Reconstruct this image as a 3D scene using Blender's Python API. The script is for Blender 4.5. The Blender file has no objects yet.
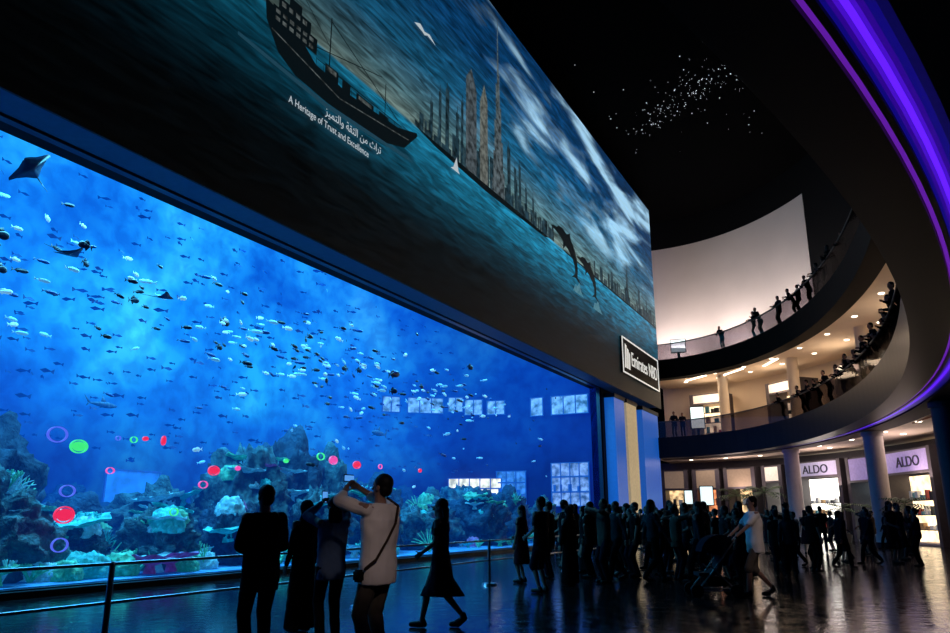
import bpy, bmesh, math, random
from mathutils import Vector, Matrix, noise
random.seed(11)
SC = bpy.context.scene
COL = SC.collection
try:
    SC.view_settings.view_transform = 'Standard'
    SC.view_settings.look = 'None'
except Exception:
    pass
R = math.radians

# ------------------------------------------------------------------ materials
MATS = {}
def mat(name, col, rough=0.6, metal=0.0, emit=None, es=1.0, var=0.15, scale=6.0, spec=0.5, bump=0., haze=False, evar=0.):
    if name in MATS: return MATS[name]
    m = bpy.data.materials.new(name); m.use_nodes = True
    nt = m.node_tree; b = nt.nodes['Principled BSDF']
    tc = nt.nodes.new('ShaderNodeTexCoord'); n = nt.nodes.new('ShaderNodeTexNoise')
    n.inputs['Scale'].default_value = scale; n.inputs['Detail'].default_value = 4
    r = nt.nodes.new('ShaderNodeValToRGB')
    c = Vector(col[:3])
    r.color_ramp.elements[0].position = .3; r.color_ramp.elements[1].position = .7
    r.color_ramp.elements[0].color = (*(c*(1-var)), 1); r.color_ramp.elements[1].color = (*(c*(1+var)), 1)
    nt.links.new(tc.outputs['Object'], n.inputs['Vector']); nt.links.new(n.outputs['Fac'], r.inputs['Fac'])
    nt.links.new(r.outputs['Color'], b.inputs['Base Color'])
    b.inputs['Roughness'].default_value = rough; b.inputs['Metallic'].default_value = metal
    b.inputs['Specular IOR Level'].default_value = spec
    if emit:
        b.inputs['Emission Color'].default_value = (*emit, 1); b.inputs['Emission Strength'].default_value = es
    if evar:   # uneven brightness of a lit interior
        mr = nt.nodes.new('ShaderNodeMapRange'); mr.inputs[1].default_value = .36; mr.inputs[2].default_value = .64; mr.inputs[3].default_value = es*(1-evar); mr.inputs[4].default_value = es*(1+evar)
        nt.links.new(n.outputs['Fac'], mr.inputs[0]); nt.links.new(mr.outputs[0], b.inputs['Emission Strength'])
    if bump:
        n2 = nt.nodes.new('ShaderNodeTexNoise'); n2.inputs['Scale'].default_value = 9; n2.inputs['Detail'].default_value = 6
        bp = nt.nodes.new('ShaderNodeBump'); bp.inputs['Strength'].default_value = bump; bp.inputs['Distance'].default_value = .15
        nt.links.new(tc.outputs['Object'], n2.inputs['Vector']); nt.links.new(n2.outputs['Fac'], bp.inputs['Height']); nt.links.new(bp.outputs[0], b.inputs['Normal'])
    if haze:   # water haze painted as blue emission, growing with depth inside the tank
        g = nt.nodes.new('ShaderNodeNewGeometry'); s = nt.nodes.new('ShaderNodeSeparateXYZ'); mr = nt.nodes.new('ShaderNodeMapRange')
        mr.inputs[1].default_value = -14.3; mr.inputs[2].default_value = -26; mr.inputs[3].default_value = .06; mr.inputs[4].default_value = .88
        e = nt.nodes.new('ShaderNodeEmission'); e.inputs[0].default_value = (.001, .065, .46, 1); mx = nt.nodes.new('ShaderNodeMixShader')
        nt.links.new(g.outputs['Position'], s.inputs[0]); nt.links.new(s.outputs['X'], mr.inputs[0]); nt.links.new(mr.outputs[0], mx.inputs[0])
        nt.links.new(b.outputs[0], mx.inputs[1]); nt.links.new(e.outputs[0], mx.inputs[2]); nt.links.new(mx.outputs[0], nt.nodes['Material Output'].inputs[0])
    MATS[name] = m; return m

def glassmat(name, tint, refl, rough=0.02):
    m = bpy.data.materials.new(name); m.use_nodes = True; nt = m.node_tree; nt.nodes.clear()
    o = nt.nodes.new('ShaderNodeOutputMaterial'); t = nt.nodes.new('ShaderNodeBsdfTransparent'); g = nt.nodes.new('ShaderNodeBsdfGlossy')
    t.inputs[0].default_value = (*tint, 1); g.inputs['Roughness'].default_value = rough
    mx = nt.nodes.new('ShaderNodeMixShader'); mx.inputs[0].default_value = refl
    nt.links.new(t.outputs[0], mx.inputs[1]); nt.links.new(g.outputs[0], mx.inputs[2])
    nt.links.new(mx.outputs[0], o.inputs[0]); return m

class NT:
    def __init__(s, name):
        s.m = bpy.data.materials.new(name); s.m.use_nodes = True; s.t = s.m.node_tree; s.b = s.t.nodes['Principled BSDF']
        s.tc = s.t.nodes.new('ShaderNodeTexCoord'); s.sep = s.t.nodes.new('ShaderNodeSeparateXYZ'); s.l(s.tc.outputs['Object'], s.sep.inputs[0])
    def l(s, a, b): s.t.links.new(a, b)
    def ramp(s, src, stops):
        r = s.t.nodes.new('ShaderNodeValToRGB'); cr = r.color_ramp
        while len(cr.elements) < len(stops): cr.elements.new(0.5)
        for e, (p, c) in zip(cr.elements, stops):
            e.position = p; e.color = (c, c, c, 1) if not hasattr(c, '__len__') else (*c, 1)
        s.l(src, r.inputs['Fac']); return r.outputs['Color']
    def rng(s, src, a, b, c=0., d=1.):
        n = s.t.nodes.new('ShaderNodeMapRange'); n.inputs[1].default_value = a; n.inputs[2].default_value = b
        n.inputs[3].default_value = c; n.inputs[4].default_value = d; s.l(src, n.inputs[0]); return n.outputs[0]
    def noise(s, scl, sc=1., det=4., dist=0.):
        mp = s.t.nodes.new('ShaderNodeMapping'); mp.inputs['Scale'].default_value = scl; s.l(s.tc.outputs['Object'], mp.inputs[0])
        n = s.t.nodes.new('ShaderNodeTexNoise'); n.inputs['Scale'].default_value = sc; n.inputs['Detail'].default_value = det
        n.inputs['Distortion'].default_value = dist; s.l(mp.outputs[0], n.inputs['Vector']); return n.outputs['Fac']
    def mix(s, mode, fac, a, b):
        n = s.t.nodes.new('ShaderNodeMix'); n.data_type = 'RGBA'; n.blend_type = mode
        if hasattr(fac, 'links'): s.l(fac, n.inputs[0])
        else: n.inputs[0].default_value = fac
        for v, i in ((a, 6), (b, 7)):
            if hasattr(v, 'links'): s.l(v, n.inputs[i])
            else: n.inputs[i].default_value = (*v, 1)
        return n.outputs[2]
    def math(s, op, a, b):
        n = s.t.nodes.new('ShaderNodeMath'); n.operation = op
        for v, i in ((a, 0), (b, 1)):
            if hasattr(v, 'links'): s.l(v, n.inputs[i])
            else: n.inputs[i].default_value = v
        return n.outputs[0]
    def emit(s, col, st=1., base=(0.0, 0.0, 0.0), rough=.7):
        s.l(col, s.b.inputs['Emission Color']); s.b.inputs['Emission Strength'].default_value = st
        s.b.inputs['Base Color'].default_value = (*base, 1); s.b.inputs['Roughness'].default_value = rough

# ------------------------------------------------------------------ object helpers
def tag(o, label=None, category=None, kind=None, group=None):
    if label: o['label'] = label
    if category: o['category'] = category
    if kind: o['kind'] = kind
    if group: o['group'] = group
    return o
def mo(name, verts, faces, m, parent=None, smooth=False, **k):
    me = bpy.data.meshes.new(name); me.from_pydata([tuple(v) for v in verts], [], faces); me.update()
    if m: me.materials.append(m)
    if smooth:
        for p in me.polygons: p.use_smooth = True
    o = bpy.data.objects.new(name, me); COL.objects.link(o)
    if parent: o.parent = parent
    return tag(o, **k)
def bo(name, bm, m, parent=None, smooth=False, **k):
    me = bpy.data.meshes.new(name); bm.to_mesh(me); bm.free()
    if m: me.materials.append(m)
    if smooth:
        for p in me.polygons: p.use_smooth = True
    o = bpy.data.objects.new(name, me); COL.objects.link(o)
    if parent: o.parent = parent
    return tag(o, **k)
def boxg(x0, x1, y0, y1, z0, z1):
    v = [(x, y, z) for z in (z0, z1) for y in (y0, y1) for x in (x0, x1)]
    f = [(0, 2, 3, 1), (4, 5, 7, 6), (0, 1, 5, 4), (2, 6, 7, 3), (0, 4, 6, 2), (1, 3, 7, 5)]
    return v, f
def box(name, x0, x1, y0, y1, z0, z1, m, parent=None, **k):
    v, f = boxg(x0, x1, y0, y1, z0, z1); return mo(name, v, f, m, parent, **k)
def boxes(name, lst, m, parent=None, **k):
    V = []; F = []
    for b in lst:
        v, f = boxg(*b); n = len(V); V += v; F += [tuple(i+n for i in q) for q in f]
    return mo(name, V, F, m, parent, **k)
def empty(name, loc=(0, 0, 0), **k):
    o = bpy.data.objects.new(name, None); o.location = loc; COL.objects.link(o); return tag(o, **k)
def copy_thing(root, loc=None, rotz=None, scale=None, **k):
    n = root.copy(); COL.objects.link(n)
    for c in list(root.children):
        d = c.copy(); d.parent = n; COL.objects.link(d)
        for g in list(c.children):
            e = g.copy(); e.parent = d; COL.objects.link(e)
    if loc is not None: n.location = loc
    if rotz is not None: n.rotation_euler = (0, 0, rotz)
    if scale is not None: n.scale = (scale,)*3 if not hasattr(scale, '__len__') else scale
    return tag(n, **k)
def sph(bm, c, r, M=Matrix(), sub=2):
    if not hasattr(r, '__len__'): r = (r, r, r)
    bmesh.ops.create_icosphere(bm, subdivisions=sub, radius=1, matrix=M @ Matrix.Translation(c) @ Matrix.Diagonal((*r, 1)))
def cap(bm, a, b, r0, r1, M=Matrix(), seg=10, balls=True):
    a = M @ Vector(a); b = M @ Vector(b); d = b-a; L = d.length
    if L < 1e-6: return
    q = d.to_track_quat('Z', 'Y').to_matrix().to_4x4()
    bmesh.ops.create_cone(bm, cap_ends=True, segments=seg, radius1=r0, radius2=r1, depth=L, matrix=Matrix.Translation((a+b)/2) @ q)
    if balls:
        sph(bm, a, r0, sub=1 if seg < 9 else 2); sph(bm, b, r1, sub=1 if seg < 9 else 2)
def loft(bm, rings, seg=20, M=Matrix()):
    prev = None
    for (c, rx, ry) in rings:
        c = Vector(c); vs = [bm.verts.new(M @ (c+Vector((rx*math.cos(2*math.pi*i/seg), ry*math.sin(2*math.pi*i/seg), 0)))) for i in range(seg)]
        if prev:
            for i in range(seg): bm.faces.new((prev[i], prev[(i+1) % seg], vs[(i+1) % seg], vs[i]))
        else: bm.faces.new(vs[::-1])
        prev = vs
    bm.faces.new(prev)
def text(name, s, size, M, m, parent=None, align='LEFT', ext=0.01, sx=1., **k):
    c = bpy.data.curves.new(name+'_c', 'FONT'); c.body = s; c.size = size; c.align_x = align; c.extrude = ext
    t = bpy.data.objects.new(name+'_t', c); COL.objects.link(t); bpy.context.view_layer.update()
    me = bpy.data.meshes.new_from_object(t.evaluated_get(bpy.context.evaluated_depsgraph_get()))
    bpy.data.objects.remove(t); me.transform(M @ Matrix.Diagonal((sx, 1, 1, 1))); me.name = name
    me.materials.clear(); me.materials.append(m)
    o = bpy.data.objects.new(name, me); COL.objects.link(o)
    if parent: o.parent = parent
    return tag(o, **k)
def area(name, loc, size, energy, col, rot=(0, 0, 0), sy=None):
    l = bpy.data.lights.new(name, 'AREA'); l.energy = energy; l.color = col; l.size = size
    if sy: l.shape = 'RECTANGLE'; l.size_y = sy
    o = bpy.data.objects.new(name, l); o.location = loc; o.rotation_euler = rot; COL.objects.link(o); return o
def spot(name, loc, target, cone, energy, col, r=.15):
    l = bpy.data.lights.new(name, 'SPOT'); l.energy = energy; l.color = col; l.spot_size = R(cone); l.spot_blend = .6; l.shadow_soft_size = r
    o = bpy.data.objects.new(name, l); o.location = loc; o.rotation_euler = (Vector(target)-Vector(loc)).to_track_quat('-Z', 'Y').to_euler(); COL.objects.link(o); return o

# plan helpers: world Y runs along the aquarium wall; the camera heading is turned 27.6 deg towards the tank
AZ = R(27.6); CA, SA = math.cos(AZ), math.sin(AZ)
def P(lat, dep, z=0.): return Vector((CA*lat-SA*dep, SA*lat+CA*dep, z))
def face(az): return AZ-R(az)
CX, CY, EA, EB = -13.0, 21.6, 14.1, 31.0
def E(phi, off=0., z=0.): return Vector((CX+(EA+off)*math.cos(R(phi)), CY+(EB+off)*math.sin(R(phi)), z))

# ------------------------------------------------------------------ base materials
M_black = mat('black_paint', (.003, .003, .004), .7, spec=.15)
M_dark = mat('dark_lacquer', (.004, .0035, .006), .42, spec=.20)
M_fascia = mat('black_fascia', (.0035, .003, .0035), .7, spec=.08)
M_ceil = mat('ceiling_black', (.0012, .0012, .0015), .9, spec=.02)
M_cream = mat('cream_plaster', (.66, .55, .44), .8, var=.05, scale=.5)
M_white = mat('white_wall', (.66, .59, .56), .8, var=.05, scale=.3)
M_steel = mat('brushed_steel', (.3, .3, .33), .3, 1.)
M_col = mat('column_plaster', (.46, .38, .38), .6, var=.05)
M_coldark = mat('column_dark', (.05, .035, .03), .5, var=.1)
M_glass = glassmat('balustrade_glass', (.44, .42, .45), .05, .05)
M_violet = mat('violet_cove', (.1, .0, .2), .5, emit=(.12, .012, .95), es=1.2)
M_violet1 = mat('violet_mid', (.05, .0, .1), .5, emit=(.065, .005, .62), es=.9)
M_violet2 = mat('violet_edge', (.05, .0, .1), .5, emit=(.03, .002, .32), es=.8)
M_violet3 = mat('blue_edge', (.05, .0, .1), .5, emit=(.006, .003, .22), es=.8)
M_violet4 = mat('deep_blue_edge', (.05, .0, .1), .5, emit=(.003, .002, .08), es=.8)
M_purple2 = mat('magenta_cove', (.1, .0, .2), .5, emit=(.20, .02, .62), es=.55)
M_orange = mat('amber_cove', (.1, .05, .0), .5, emit=(.3, .05, .02), es=.12)

# ------------------------------------------------------------------ floor
n = NT('polished_floor')
br = n.t.nodes.new('ShaderNodeTexBrick'); mp = n.t.nodes.new('ShaderNodeMapping'); mp.inputs['Scale'].default_value = (1, 1, 1)
n.l(n.tc.outputs['Object'], mp.inputs[0]); n.l(mp.outputs[0], br.inputs['Vector'])
br.inputs['Scale'].default_value = 1.; br.inputs['Brick Width'].default_value = 1.2; br.inputs['Row Height'].default_value = 1.2; br.offset = 0
br.inputs['Mortar Size'].default_value = .012
br.inputs['Color1'].default_value = (.014, .010, .011, 1); br.inputs['Color2'].default_value = (.005, .004, .005, 1); br.inputs['Mortar'].default_value = (.002, .002, .002, 1)
n.l(br.outputs['Color'], n.b.inputs['Base Color']); n.b.inputs['Specular IOR Level'].default_value = .42
rr = n.rng(n.noise((1, 1, 1), 3.5, 6), .3, .7, .07, .2); n.l(rr, n.b.inputs['Roughness'])
bp = n.t.nodes.new('ShaderNodeBump'); bp.inputs['Strength'].default_value = .1; bp.inputs['Distance'].default_value = .05; n.l(n.noise((1, 1, 1), 5, 3), bp.inputs['Height']); n.l(bp.outputs[0], n.b.inputs['Normal'])
box('floor', -13.9, 26, -12, 62, -.3, 0, n.m, kind='structure')
box('ceiling', -30, 26, -12, 62, 24.5, 24.8, M_ceil, kind='structure')

# ------------------------------------------------------------------ walls round the tank
TOP = 8.72
box('wall_left', -14.4, -13.7, 42.2, 53, 0, 24.5, M_black, kind='structure')
box('wall_upper', -14.4, -13.7, -2, 42.2, TOP, 24.5, M_black, kind='structure')
box('wall_near', -14.4, -13.7, -12, 1.5, 0, TOP, M_black, kind='structure')
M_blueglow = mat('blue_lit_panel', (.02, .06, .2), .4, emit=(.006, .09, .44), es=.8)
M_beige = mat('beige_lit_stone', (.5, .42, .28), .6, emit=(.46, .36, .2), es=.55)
box('trim_1', -13.7, -13.5, 1.5, 42.6, 0, .12, M_dark, kind='structure')
fr = empty('aquarium_frame', (-13.75, 21.8, 0), label='slim blue-black metal frame around the huge aquarium window', category='window frame')
M_frame = mat('frame_metal', (.01, .02, .05), .3)
box('frame_sill', -.2, .0, -20.3, 20.3, .0, .14, M_frame, fr); box('frame_head', -.2, 0, -20.3, 20.3, TOP-.04, TOP, M_frame, fr); box('frame_jamb', -.2, 0, 20.2, 20.3, .14, TOP-.04, M_frame, fr); box('frame_jamb', -.2, 0, -20.3, -20.2, .14, TOP-.04, M_frame, fr)
def pillar(y0, y1, m, lab):
    r = empty('wall_pillar', (-13.4, (y0+y1)/2, 0), label=lab, category='pillar')
    h = (y1-y0)/2
    box('shaft', -.3, .3, -h, h, .3, 8.2, m, r); box('plinth', -.3, .36, -h-.05, h+.05, 0, .3, M_dark, r); box('capital', -.3, .36, -h-.05, h+.05, 8.2, 8.45, M_dark, r)
pillar(42.7, 44.7, M_blueglow, 'blue lit wall pillar beside the glass')
pillar(45.2, 47.4, M_beige, 'beige lit stone wall pillar beside the aquarium')
pillar(48.8, 52.8, M_blueglow, 'blue lit wall pillar at the wall end')

# ------------------------------------------------------------------ tank shell
n = NT('tank_backdrop')  # lit water painted as emission: bright patches, darker low and at the far end
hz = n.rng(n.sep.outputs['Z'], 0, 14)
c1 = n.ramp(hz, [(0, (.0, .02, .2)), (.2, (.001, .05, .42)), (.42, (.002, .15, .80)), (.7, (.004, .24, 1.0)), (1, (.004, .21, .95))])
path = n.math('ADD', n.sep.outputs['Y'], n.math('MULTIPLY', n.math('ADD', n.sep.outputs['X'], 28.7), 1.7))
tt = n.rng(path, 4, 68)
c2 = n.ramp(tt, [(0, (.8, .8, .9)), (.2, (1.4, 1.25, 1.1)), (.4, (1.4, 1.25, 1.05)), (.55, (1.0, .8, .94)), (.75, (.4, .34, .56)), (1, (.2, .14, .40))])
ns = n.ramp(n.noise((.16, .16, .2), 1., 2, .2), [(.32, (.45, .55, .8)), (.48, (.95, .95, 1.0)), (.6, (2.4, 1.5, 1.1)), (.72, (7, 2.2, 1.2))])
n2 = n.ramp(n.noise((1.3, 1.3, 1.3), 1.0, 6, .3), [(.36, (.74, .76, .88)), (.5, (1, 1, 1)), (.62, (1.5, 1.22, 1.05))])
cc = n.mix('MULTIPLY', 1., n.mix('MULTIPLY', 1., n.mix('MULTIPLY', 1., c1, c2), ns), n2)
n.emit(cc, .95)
V = []; pts = [(-28.7, 1.4)]
for i in range(25):
    a = R(180-90*i/24); pts.append((-17.7+11*math.cos(a), 31.2+11*math.sin(a)))
pts.append((-13.97, 42.2))
F = []
for (x, y) in pts: V += [(x, y, 0), (x, y, 18)]
for i in range(len(pts)-1): F.append((2*i, 2*i+1, 2*i+3, 2*i+2))
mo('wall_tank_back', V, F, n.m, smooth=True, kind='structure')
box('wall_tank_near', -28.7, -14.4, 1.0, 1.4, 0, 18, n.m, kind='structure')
M_sand = mat('blue_sand', (.10, .28, .5), .9, var=.6, scale=2.2, emit=(.0, .05, .28), es=.3, haze=True)  # blue tank light put into the sand's colour and emission
box('floor_tank', -28.7, -14.0, 1.4, 42.2, -.3, .15, M_sand, kind='structure')
n = NT('tank_top'); n.emit(n.ramp(n.noise((.3, .3, 1), 1.5, 4, 1.), [(.3, (.0, .1, .6)), (.7, (.02, .35, .95))]), .8)  # glow of the water surface painted as emission
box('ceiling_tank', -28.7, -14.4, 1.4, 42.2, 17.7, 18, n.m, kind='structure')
for i, (y, e) in enumerate(((9, 1800), (20, 2500), (32, 1400))):
    area('tank_light', (-20, y, 14), 8, e, (.03, .42, 1.), sy=6)
for (y, e) in ((10, 900), (17, 620), (25, 480), (34, 380)):
    area('reef_light', (-15.6, y, 9.8), 1.8, e, (.12, .68, 1.), sy=6)  # added lights, unseen above the glass, to brighten the near reef

# shop windows reflected in the glass, built as glowing panels inside the tank
M_refl = mat('lit_window', (.2, .3, .4), .5, emit=(.16, .38, .75), es=.65, var=.5, scale=2.4, evar=.85)
M_reflw = mat('lit_window_warm', (.5, .45, .35), .5, emit=(.95, .85, .6), es=.85, var=.4, scale=3.5, evar=.5)
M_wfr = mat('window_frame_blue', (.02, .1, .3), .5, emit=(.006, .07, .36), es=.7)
def tank_glow_panel(xc, yc, rz, w, z0, z1, m, nd, lab, items=False):
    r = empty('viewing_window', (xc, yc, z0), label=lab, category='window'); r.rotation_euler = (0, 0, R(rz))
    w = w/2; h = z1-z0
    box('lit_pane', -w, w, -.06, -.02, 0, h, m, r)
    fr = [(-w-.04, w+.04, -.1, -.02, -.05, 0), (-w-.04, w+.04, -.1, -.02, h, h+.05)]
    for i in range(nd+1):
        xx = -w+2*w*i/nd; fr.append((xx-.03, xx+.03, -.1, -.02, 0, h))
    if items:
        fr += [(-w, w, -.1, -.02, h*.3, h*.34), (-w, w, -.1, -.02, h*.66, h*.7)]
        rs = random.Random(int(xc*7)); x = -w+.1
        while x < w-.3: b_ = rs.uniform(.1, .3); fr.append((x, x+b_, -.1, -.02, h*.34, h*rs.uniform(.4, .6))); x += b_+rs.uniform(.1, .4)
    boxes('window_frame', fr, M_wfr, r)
def onarc(deg, rr=10.9): a = R(deg); return (-17.7+rr*math.cos(a), 31.2+rr*math.sin(a), deg-90)
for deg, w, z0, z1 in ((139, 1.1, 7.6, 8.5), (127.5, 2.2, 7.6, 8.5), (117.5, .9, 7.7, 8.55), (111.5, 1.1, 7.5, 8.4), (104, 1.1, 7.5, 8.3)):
    x, y, rz = onarc(deg, 10.75); tank_glow_panel(x, y, rz, w, z0, z1, M_refl, 3 if w > 1.5 else 2, 'pale lit shop window seen through the blue water')
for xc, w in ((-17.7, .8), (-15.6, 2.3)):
    tank_glow_panel(xc, 42.0, 0, w, 7.3, 8.35, M_refl, 3 if w > 1.5 else 1, 'pale lit shop window seen through the blue water')
x, y, rz = onarc(111, 10.6); tank_glow_panel(x, y, rz, 3.2, 1.8, 3.6, M_reflw, 5, 'warm lit display window with shelves beyond the reef', True)
x, y, rz = onarc(99, 10.7); tank_glow_panel(x, y, rz, 1.8, 2.0, 4.0, mat('blue_window2', (.1, .2, .4), .5, emit=(.04, .16, .45), es=.6, var=.5, scale=3, evar=.8), 3, 'blue lit viewing window at the tank end', True)
tank_glow_panel(-15.7, 42.0, 0, 2.3, 2.0, 4.4, mat('blue_window', (.1, .2, .4), .5, emit=(.2, .32, .5), es=.6, var=.5, scale=3, evar=.8), 4, 'pale lit display window at the tank end', True)
tank_glow_panel(-27.2, 21.5, 90, 2.6, 1.0, 3.2, mat('blue_window3', (.1, .2, .4), .5, emit=(.003, .12, .55), es=.8, scale=1.5, evar=.4), 1, 'dim blue viewing tunnel opening behind the reef')

# ------------------------------------------------------------------ reef
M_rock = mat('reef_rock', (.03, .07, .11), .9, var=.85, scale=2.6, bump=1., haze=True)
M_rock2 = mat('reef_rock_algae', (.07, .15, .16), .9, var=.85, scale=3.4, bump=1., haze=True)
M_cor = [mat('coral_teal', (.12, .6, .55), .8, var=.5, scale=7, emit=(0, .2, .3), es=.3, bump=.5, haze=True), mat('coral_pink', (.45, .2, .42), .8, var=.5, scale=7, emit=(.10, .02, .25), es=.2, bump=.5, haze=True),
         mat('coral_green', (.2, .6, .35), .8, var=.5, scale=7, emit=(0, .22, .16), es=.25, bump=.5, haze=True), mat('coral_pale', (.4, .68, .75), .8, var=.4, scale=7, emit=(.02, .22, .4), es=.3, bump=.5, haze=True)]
def rock_mesh(seed, sub=5, rough=.42):
    bm = bmesh.new(); bmesh.ops.create_icosphere(bm, subdivisions=sub, radius=1)
    o = Vector((seed*7.3, seed*3.1, seed*1.7))
    for v in bm.verts:
        d = v.co.normalized()
        v.co = d*(1+rough*noise.noise(d*1.6+o)+.7*rough*noise.noise(d*3.9+o)+.6*rough*abs(noise.noise(d*7+o))+.3*rough*noise.noise(d*16+o))
    return bm
rockd = []
for i in range(5):
    o = bo('reef_rock', rock_mesh(i+1), M_rock if i % 2 else M_rock2, smooth=True); rockd.append(o.data); bpy.data.objects.remove(o)
ROCKS = [(-16.2, 9.2, 1.2, 2.2), (-18.5, 9.8, 1.6, 3.5), (-16.4, 11.6, .8, 1.0), (-19, 13.0, 1.3, 1.6), (-16.0, 13.6, .8, 1.4), (-18.2, 15.4, 1.2, 2.0),
         (-15.9, 15.9, .8, 1.6), (-17.2, 17.6, 1.3, 3.2), (-17.8, 19.6, 1.5, 3.6), (-15.9, 19.6, .9, 2.0), (-17.4, 21.8, 1.4, 3.2), (-19.6, 23.6, 2.0, 3.0), (-16.2, 22.9, 1.0, 1.9), (-18.5, 25.8, 1.4, 2.6),
         (-16.4, 26.2, 1.0, 1.6), (-17.6, 29.2, 1.4, 2.1), (-16.3, 31.5, 1.2, 2.2), (-18.5, 33.6, 1.6, 2.6), (-16.8, 35, 1.3, 2.4), (-18, 37.6, 1.5, 2.1), (-16.4, 39.2, 1.1, 2.0), (-23, 15.5, 1.6, 2.0), (-23.5, 28, 2.2, 3.0), (-22, 33, 1.8, 2.4), (-23, 10, 2.0, 2.8), (-26, 13, 1.7, 3.0)]
ROCKTOP = []
for i, (x, y, r, h) in enumerate(ROCKS):
    o = bpy.data.objects.new('reef_rock', rockd[i % 5]); o.location = (x, y, .15+h*.40); o.scale = (r*.95, r, h*.55); o.rotation_euler = (0, 0, i*1.3); COL.objects.link(o)
    tag(o, 'craggy dark reef rock in blue water' if i % 2 else 'algae covered blue-grey reef rock in water', 'rock', group='rocks of the aquarium reef'); ROCKTOP.append((x, y, r, .15+h*.93))
def coral_branch(seed):
    rnd = random.Random(seed); bm = bmesh.new()
    def grow(p, d, L, r, k):
        q = p+d*L; cap(bm, p, q, r, r*.7, seg=6)
        if k:
            for _ in range(3):
                nd = (d+Vector((rnd.uniform(-.8, .8), rnd.uniform(-.8, .8), rnd.uniform(-.1, .5)))).normalized(); grow(q, nd, L*.75, r*.7, k-1)
    for i in range(4):
        a = i*1.57+rnd.random(); grow(Vector((0, 0, 0)), Vector((math.cos(a)*.6, math.sin(a)*.6, .8)).normalized(), .24, .055, 2)
    return bm
def coral_table(seed):
    bm = bmesh.new(); loft(bm, [((0, 0, 0), .16, .16), ((0, 0, .2), .1, .1), ((0, 0, .3), .35, .35), ((0, 0, .36), .6, .52), ((0, 0, .4), .62, .54), ((0, 0, .37), .3, .3)], seg=36)
    for v in bm.verts:
        k = math.hypot(v.co.x, v.co.y)
        if k > .4:
            f = 1+.35*noise.noise(Vector((v.co.x*4+seed, v.co.y*4, 0))); v.co.x *= f; v.co.y *= f; v.co.z += .08*noise.noise(v.co*4)
    return bm
def coral_fan(seed):
    bm = bmesh.new(); rnd = random.Random(seed)
    for i in range(9):
        a = -1.1+i*.275; p = Vector((0, 0, 0)); rr = .04
        for s in range(5):
            a2 = a*(.4+.2*s)+rnd.uniform(-.12, .12); q = p+Vector((math.sin(a2)*.16, rnd.uniform(-.02, .02), math.cos(a2)*.16)); cap(bm, p, q, rr, rr*.8, seg=6); p = q; rr *= .8
    return bm
def coral_brain(seed):
    bm = rock_mesh(seed, 4, .2)
    for v in bm.verts:
        c = v.co*.4; c.z = max(c.z, -.15)+.12; v.co = c+c.normalized()*.03*math.sin(noise.noise(c*6)*24)
    return bm
proto = []
for j, (fn, nm, lab) in enumerate(((coral_branch, 'branching_coral', 'branching {} coral on the reef'), (coral_table, 'table_coral', 'flat {} table coral on the reef'), (coral_fan, 'sea_fan', 'upright {} sea fan on the reef'), (coral_brain, 'brain_coral', 'rounded {} brain coral on the reef'))):
    for ci, cn in enumerate(('teal', 'pink', 'green', 'pale blue')):
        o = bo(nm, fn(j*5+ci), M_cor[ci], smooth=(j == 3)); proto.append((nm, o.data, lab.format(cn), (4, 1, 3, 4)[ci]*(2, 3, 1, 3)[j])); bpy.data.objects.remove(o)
for i in range(290):
    nm, me, lab, _w = random.choices(proto, [p[3] for p in proto])[0]
    if random.random() < .6:
        x, y, r, zt = random.choice(ROCKTOP[:21]); a = random.uniform(-1.5, 1.5); k = random.uniform(.2, .9)
        px_, py_ = x+math.cos(a)*r*k, y+math.sin(a)*r*k; z = .15+(zt-.15)*math.sqrt(max(0, 1-k*k))*.93
    else:
        px_, py_, z = random.uniform(-16.4, -14.6), random.uniform(8, 40) if random.random() < .4 else random.uniform(8, 20), .15
    o = bpy.data.objects.new(nm, me); o.location = (min(px_, -14.7), py_, z); s = random.uniform(.35, 1.05); o.scale = (s, s, s); o.rotation_euler = (0, random.uniform(-.2, .2), random.uniform(0, 6)); COL.objects.link(o)
    tag(o, lab, 'coral', group='corals of the aquarium reef')

# ------------------------------------------------------------------ fish
def fish_bm(L, H, W, dors=.3):
    bm = bmesh.new(); N = 11; prev = None; seg = 10
    for i in range(N):
        u = i/(N-1); x = L*(.5-u*.86); hh = H*.5*(abs(math.sin(math.pi*min(1, (u*1.02+.03))**.75))**.8)*(1-.25*u)+.012*L; ww = W*.5*(abs(math.sin(math.pi*min(1, u*.96+.04)**.7))**.8)+.006*L
        vs = [bm.verts.new((x, ww*math.cos(2*math.pi*k/seg), hh*math.sin(2*math.pi*k/seg))) for k in range(seg)]
        if prev:
            for k in range(seg): bm.faces.new((prev[k], prev[(k+1) % seg], vs[(k+1) % seg], vs[k]))
        else: bm.faces.new(vs[::-1])
        prev = vs
    bm.faces.new(prev)
    def fin(pts):
        t = .006*L
        a = [bm.verts.new((p[0]*L, t, p[1]*H)) for p in pts]; b = [bm.verts.new((p[0]*L, -t, p[1]*H)) for p in pts]
        bm.faces.new(a); bm.faces.new(b[::-1])
        for k in range(len(pts)): bm.faces.new((a[k], b[k], b[(k+1) % len(pts)], a[(k+1) % len(pts)]))
    fin([(-.32, .04), (-.5, .5), (-.44, 0.05), (-.44, -.05), (-.5, -.5), (-.32, -.04)])
    fin([(.2, .4), (.05, .45+dors), (-.15, .4+dors*.6), (-.28, .15), (0, .3)])
    fin([(.02, -.35), (-.1, -.45-dors*.7), (-.27, -.12)])
    bmesh.ops.create_cone(bm, cap_ends=True, segments=6, radius1=.05*L, radius2=.01*L, depth=.16*L, matrix=Matrix.Translation((.1*L, W*.5, -.08*H)) @ Matrix.Rotation(-.9, 4, 'X'))
    return bm
def fm(name, base, em, es, hz=False): return mat(name, base, .35, .0, emit=em, es=es, var=.3, scale=8, haze=hz)  # weak emission in the skin makes fish show up in the water
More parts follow.
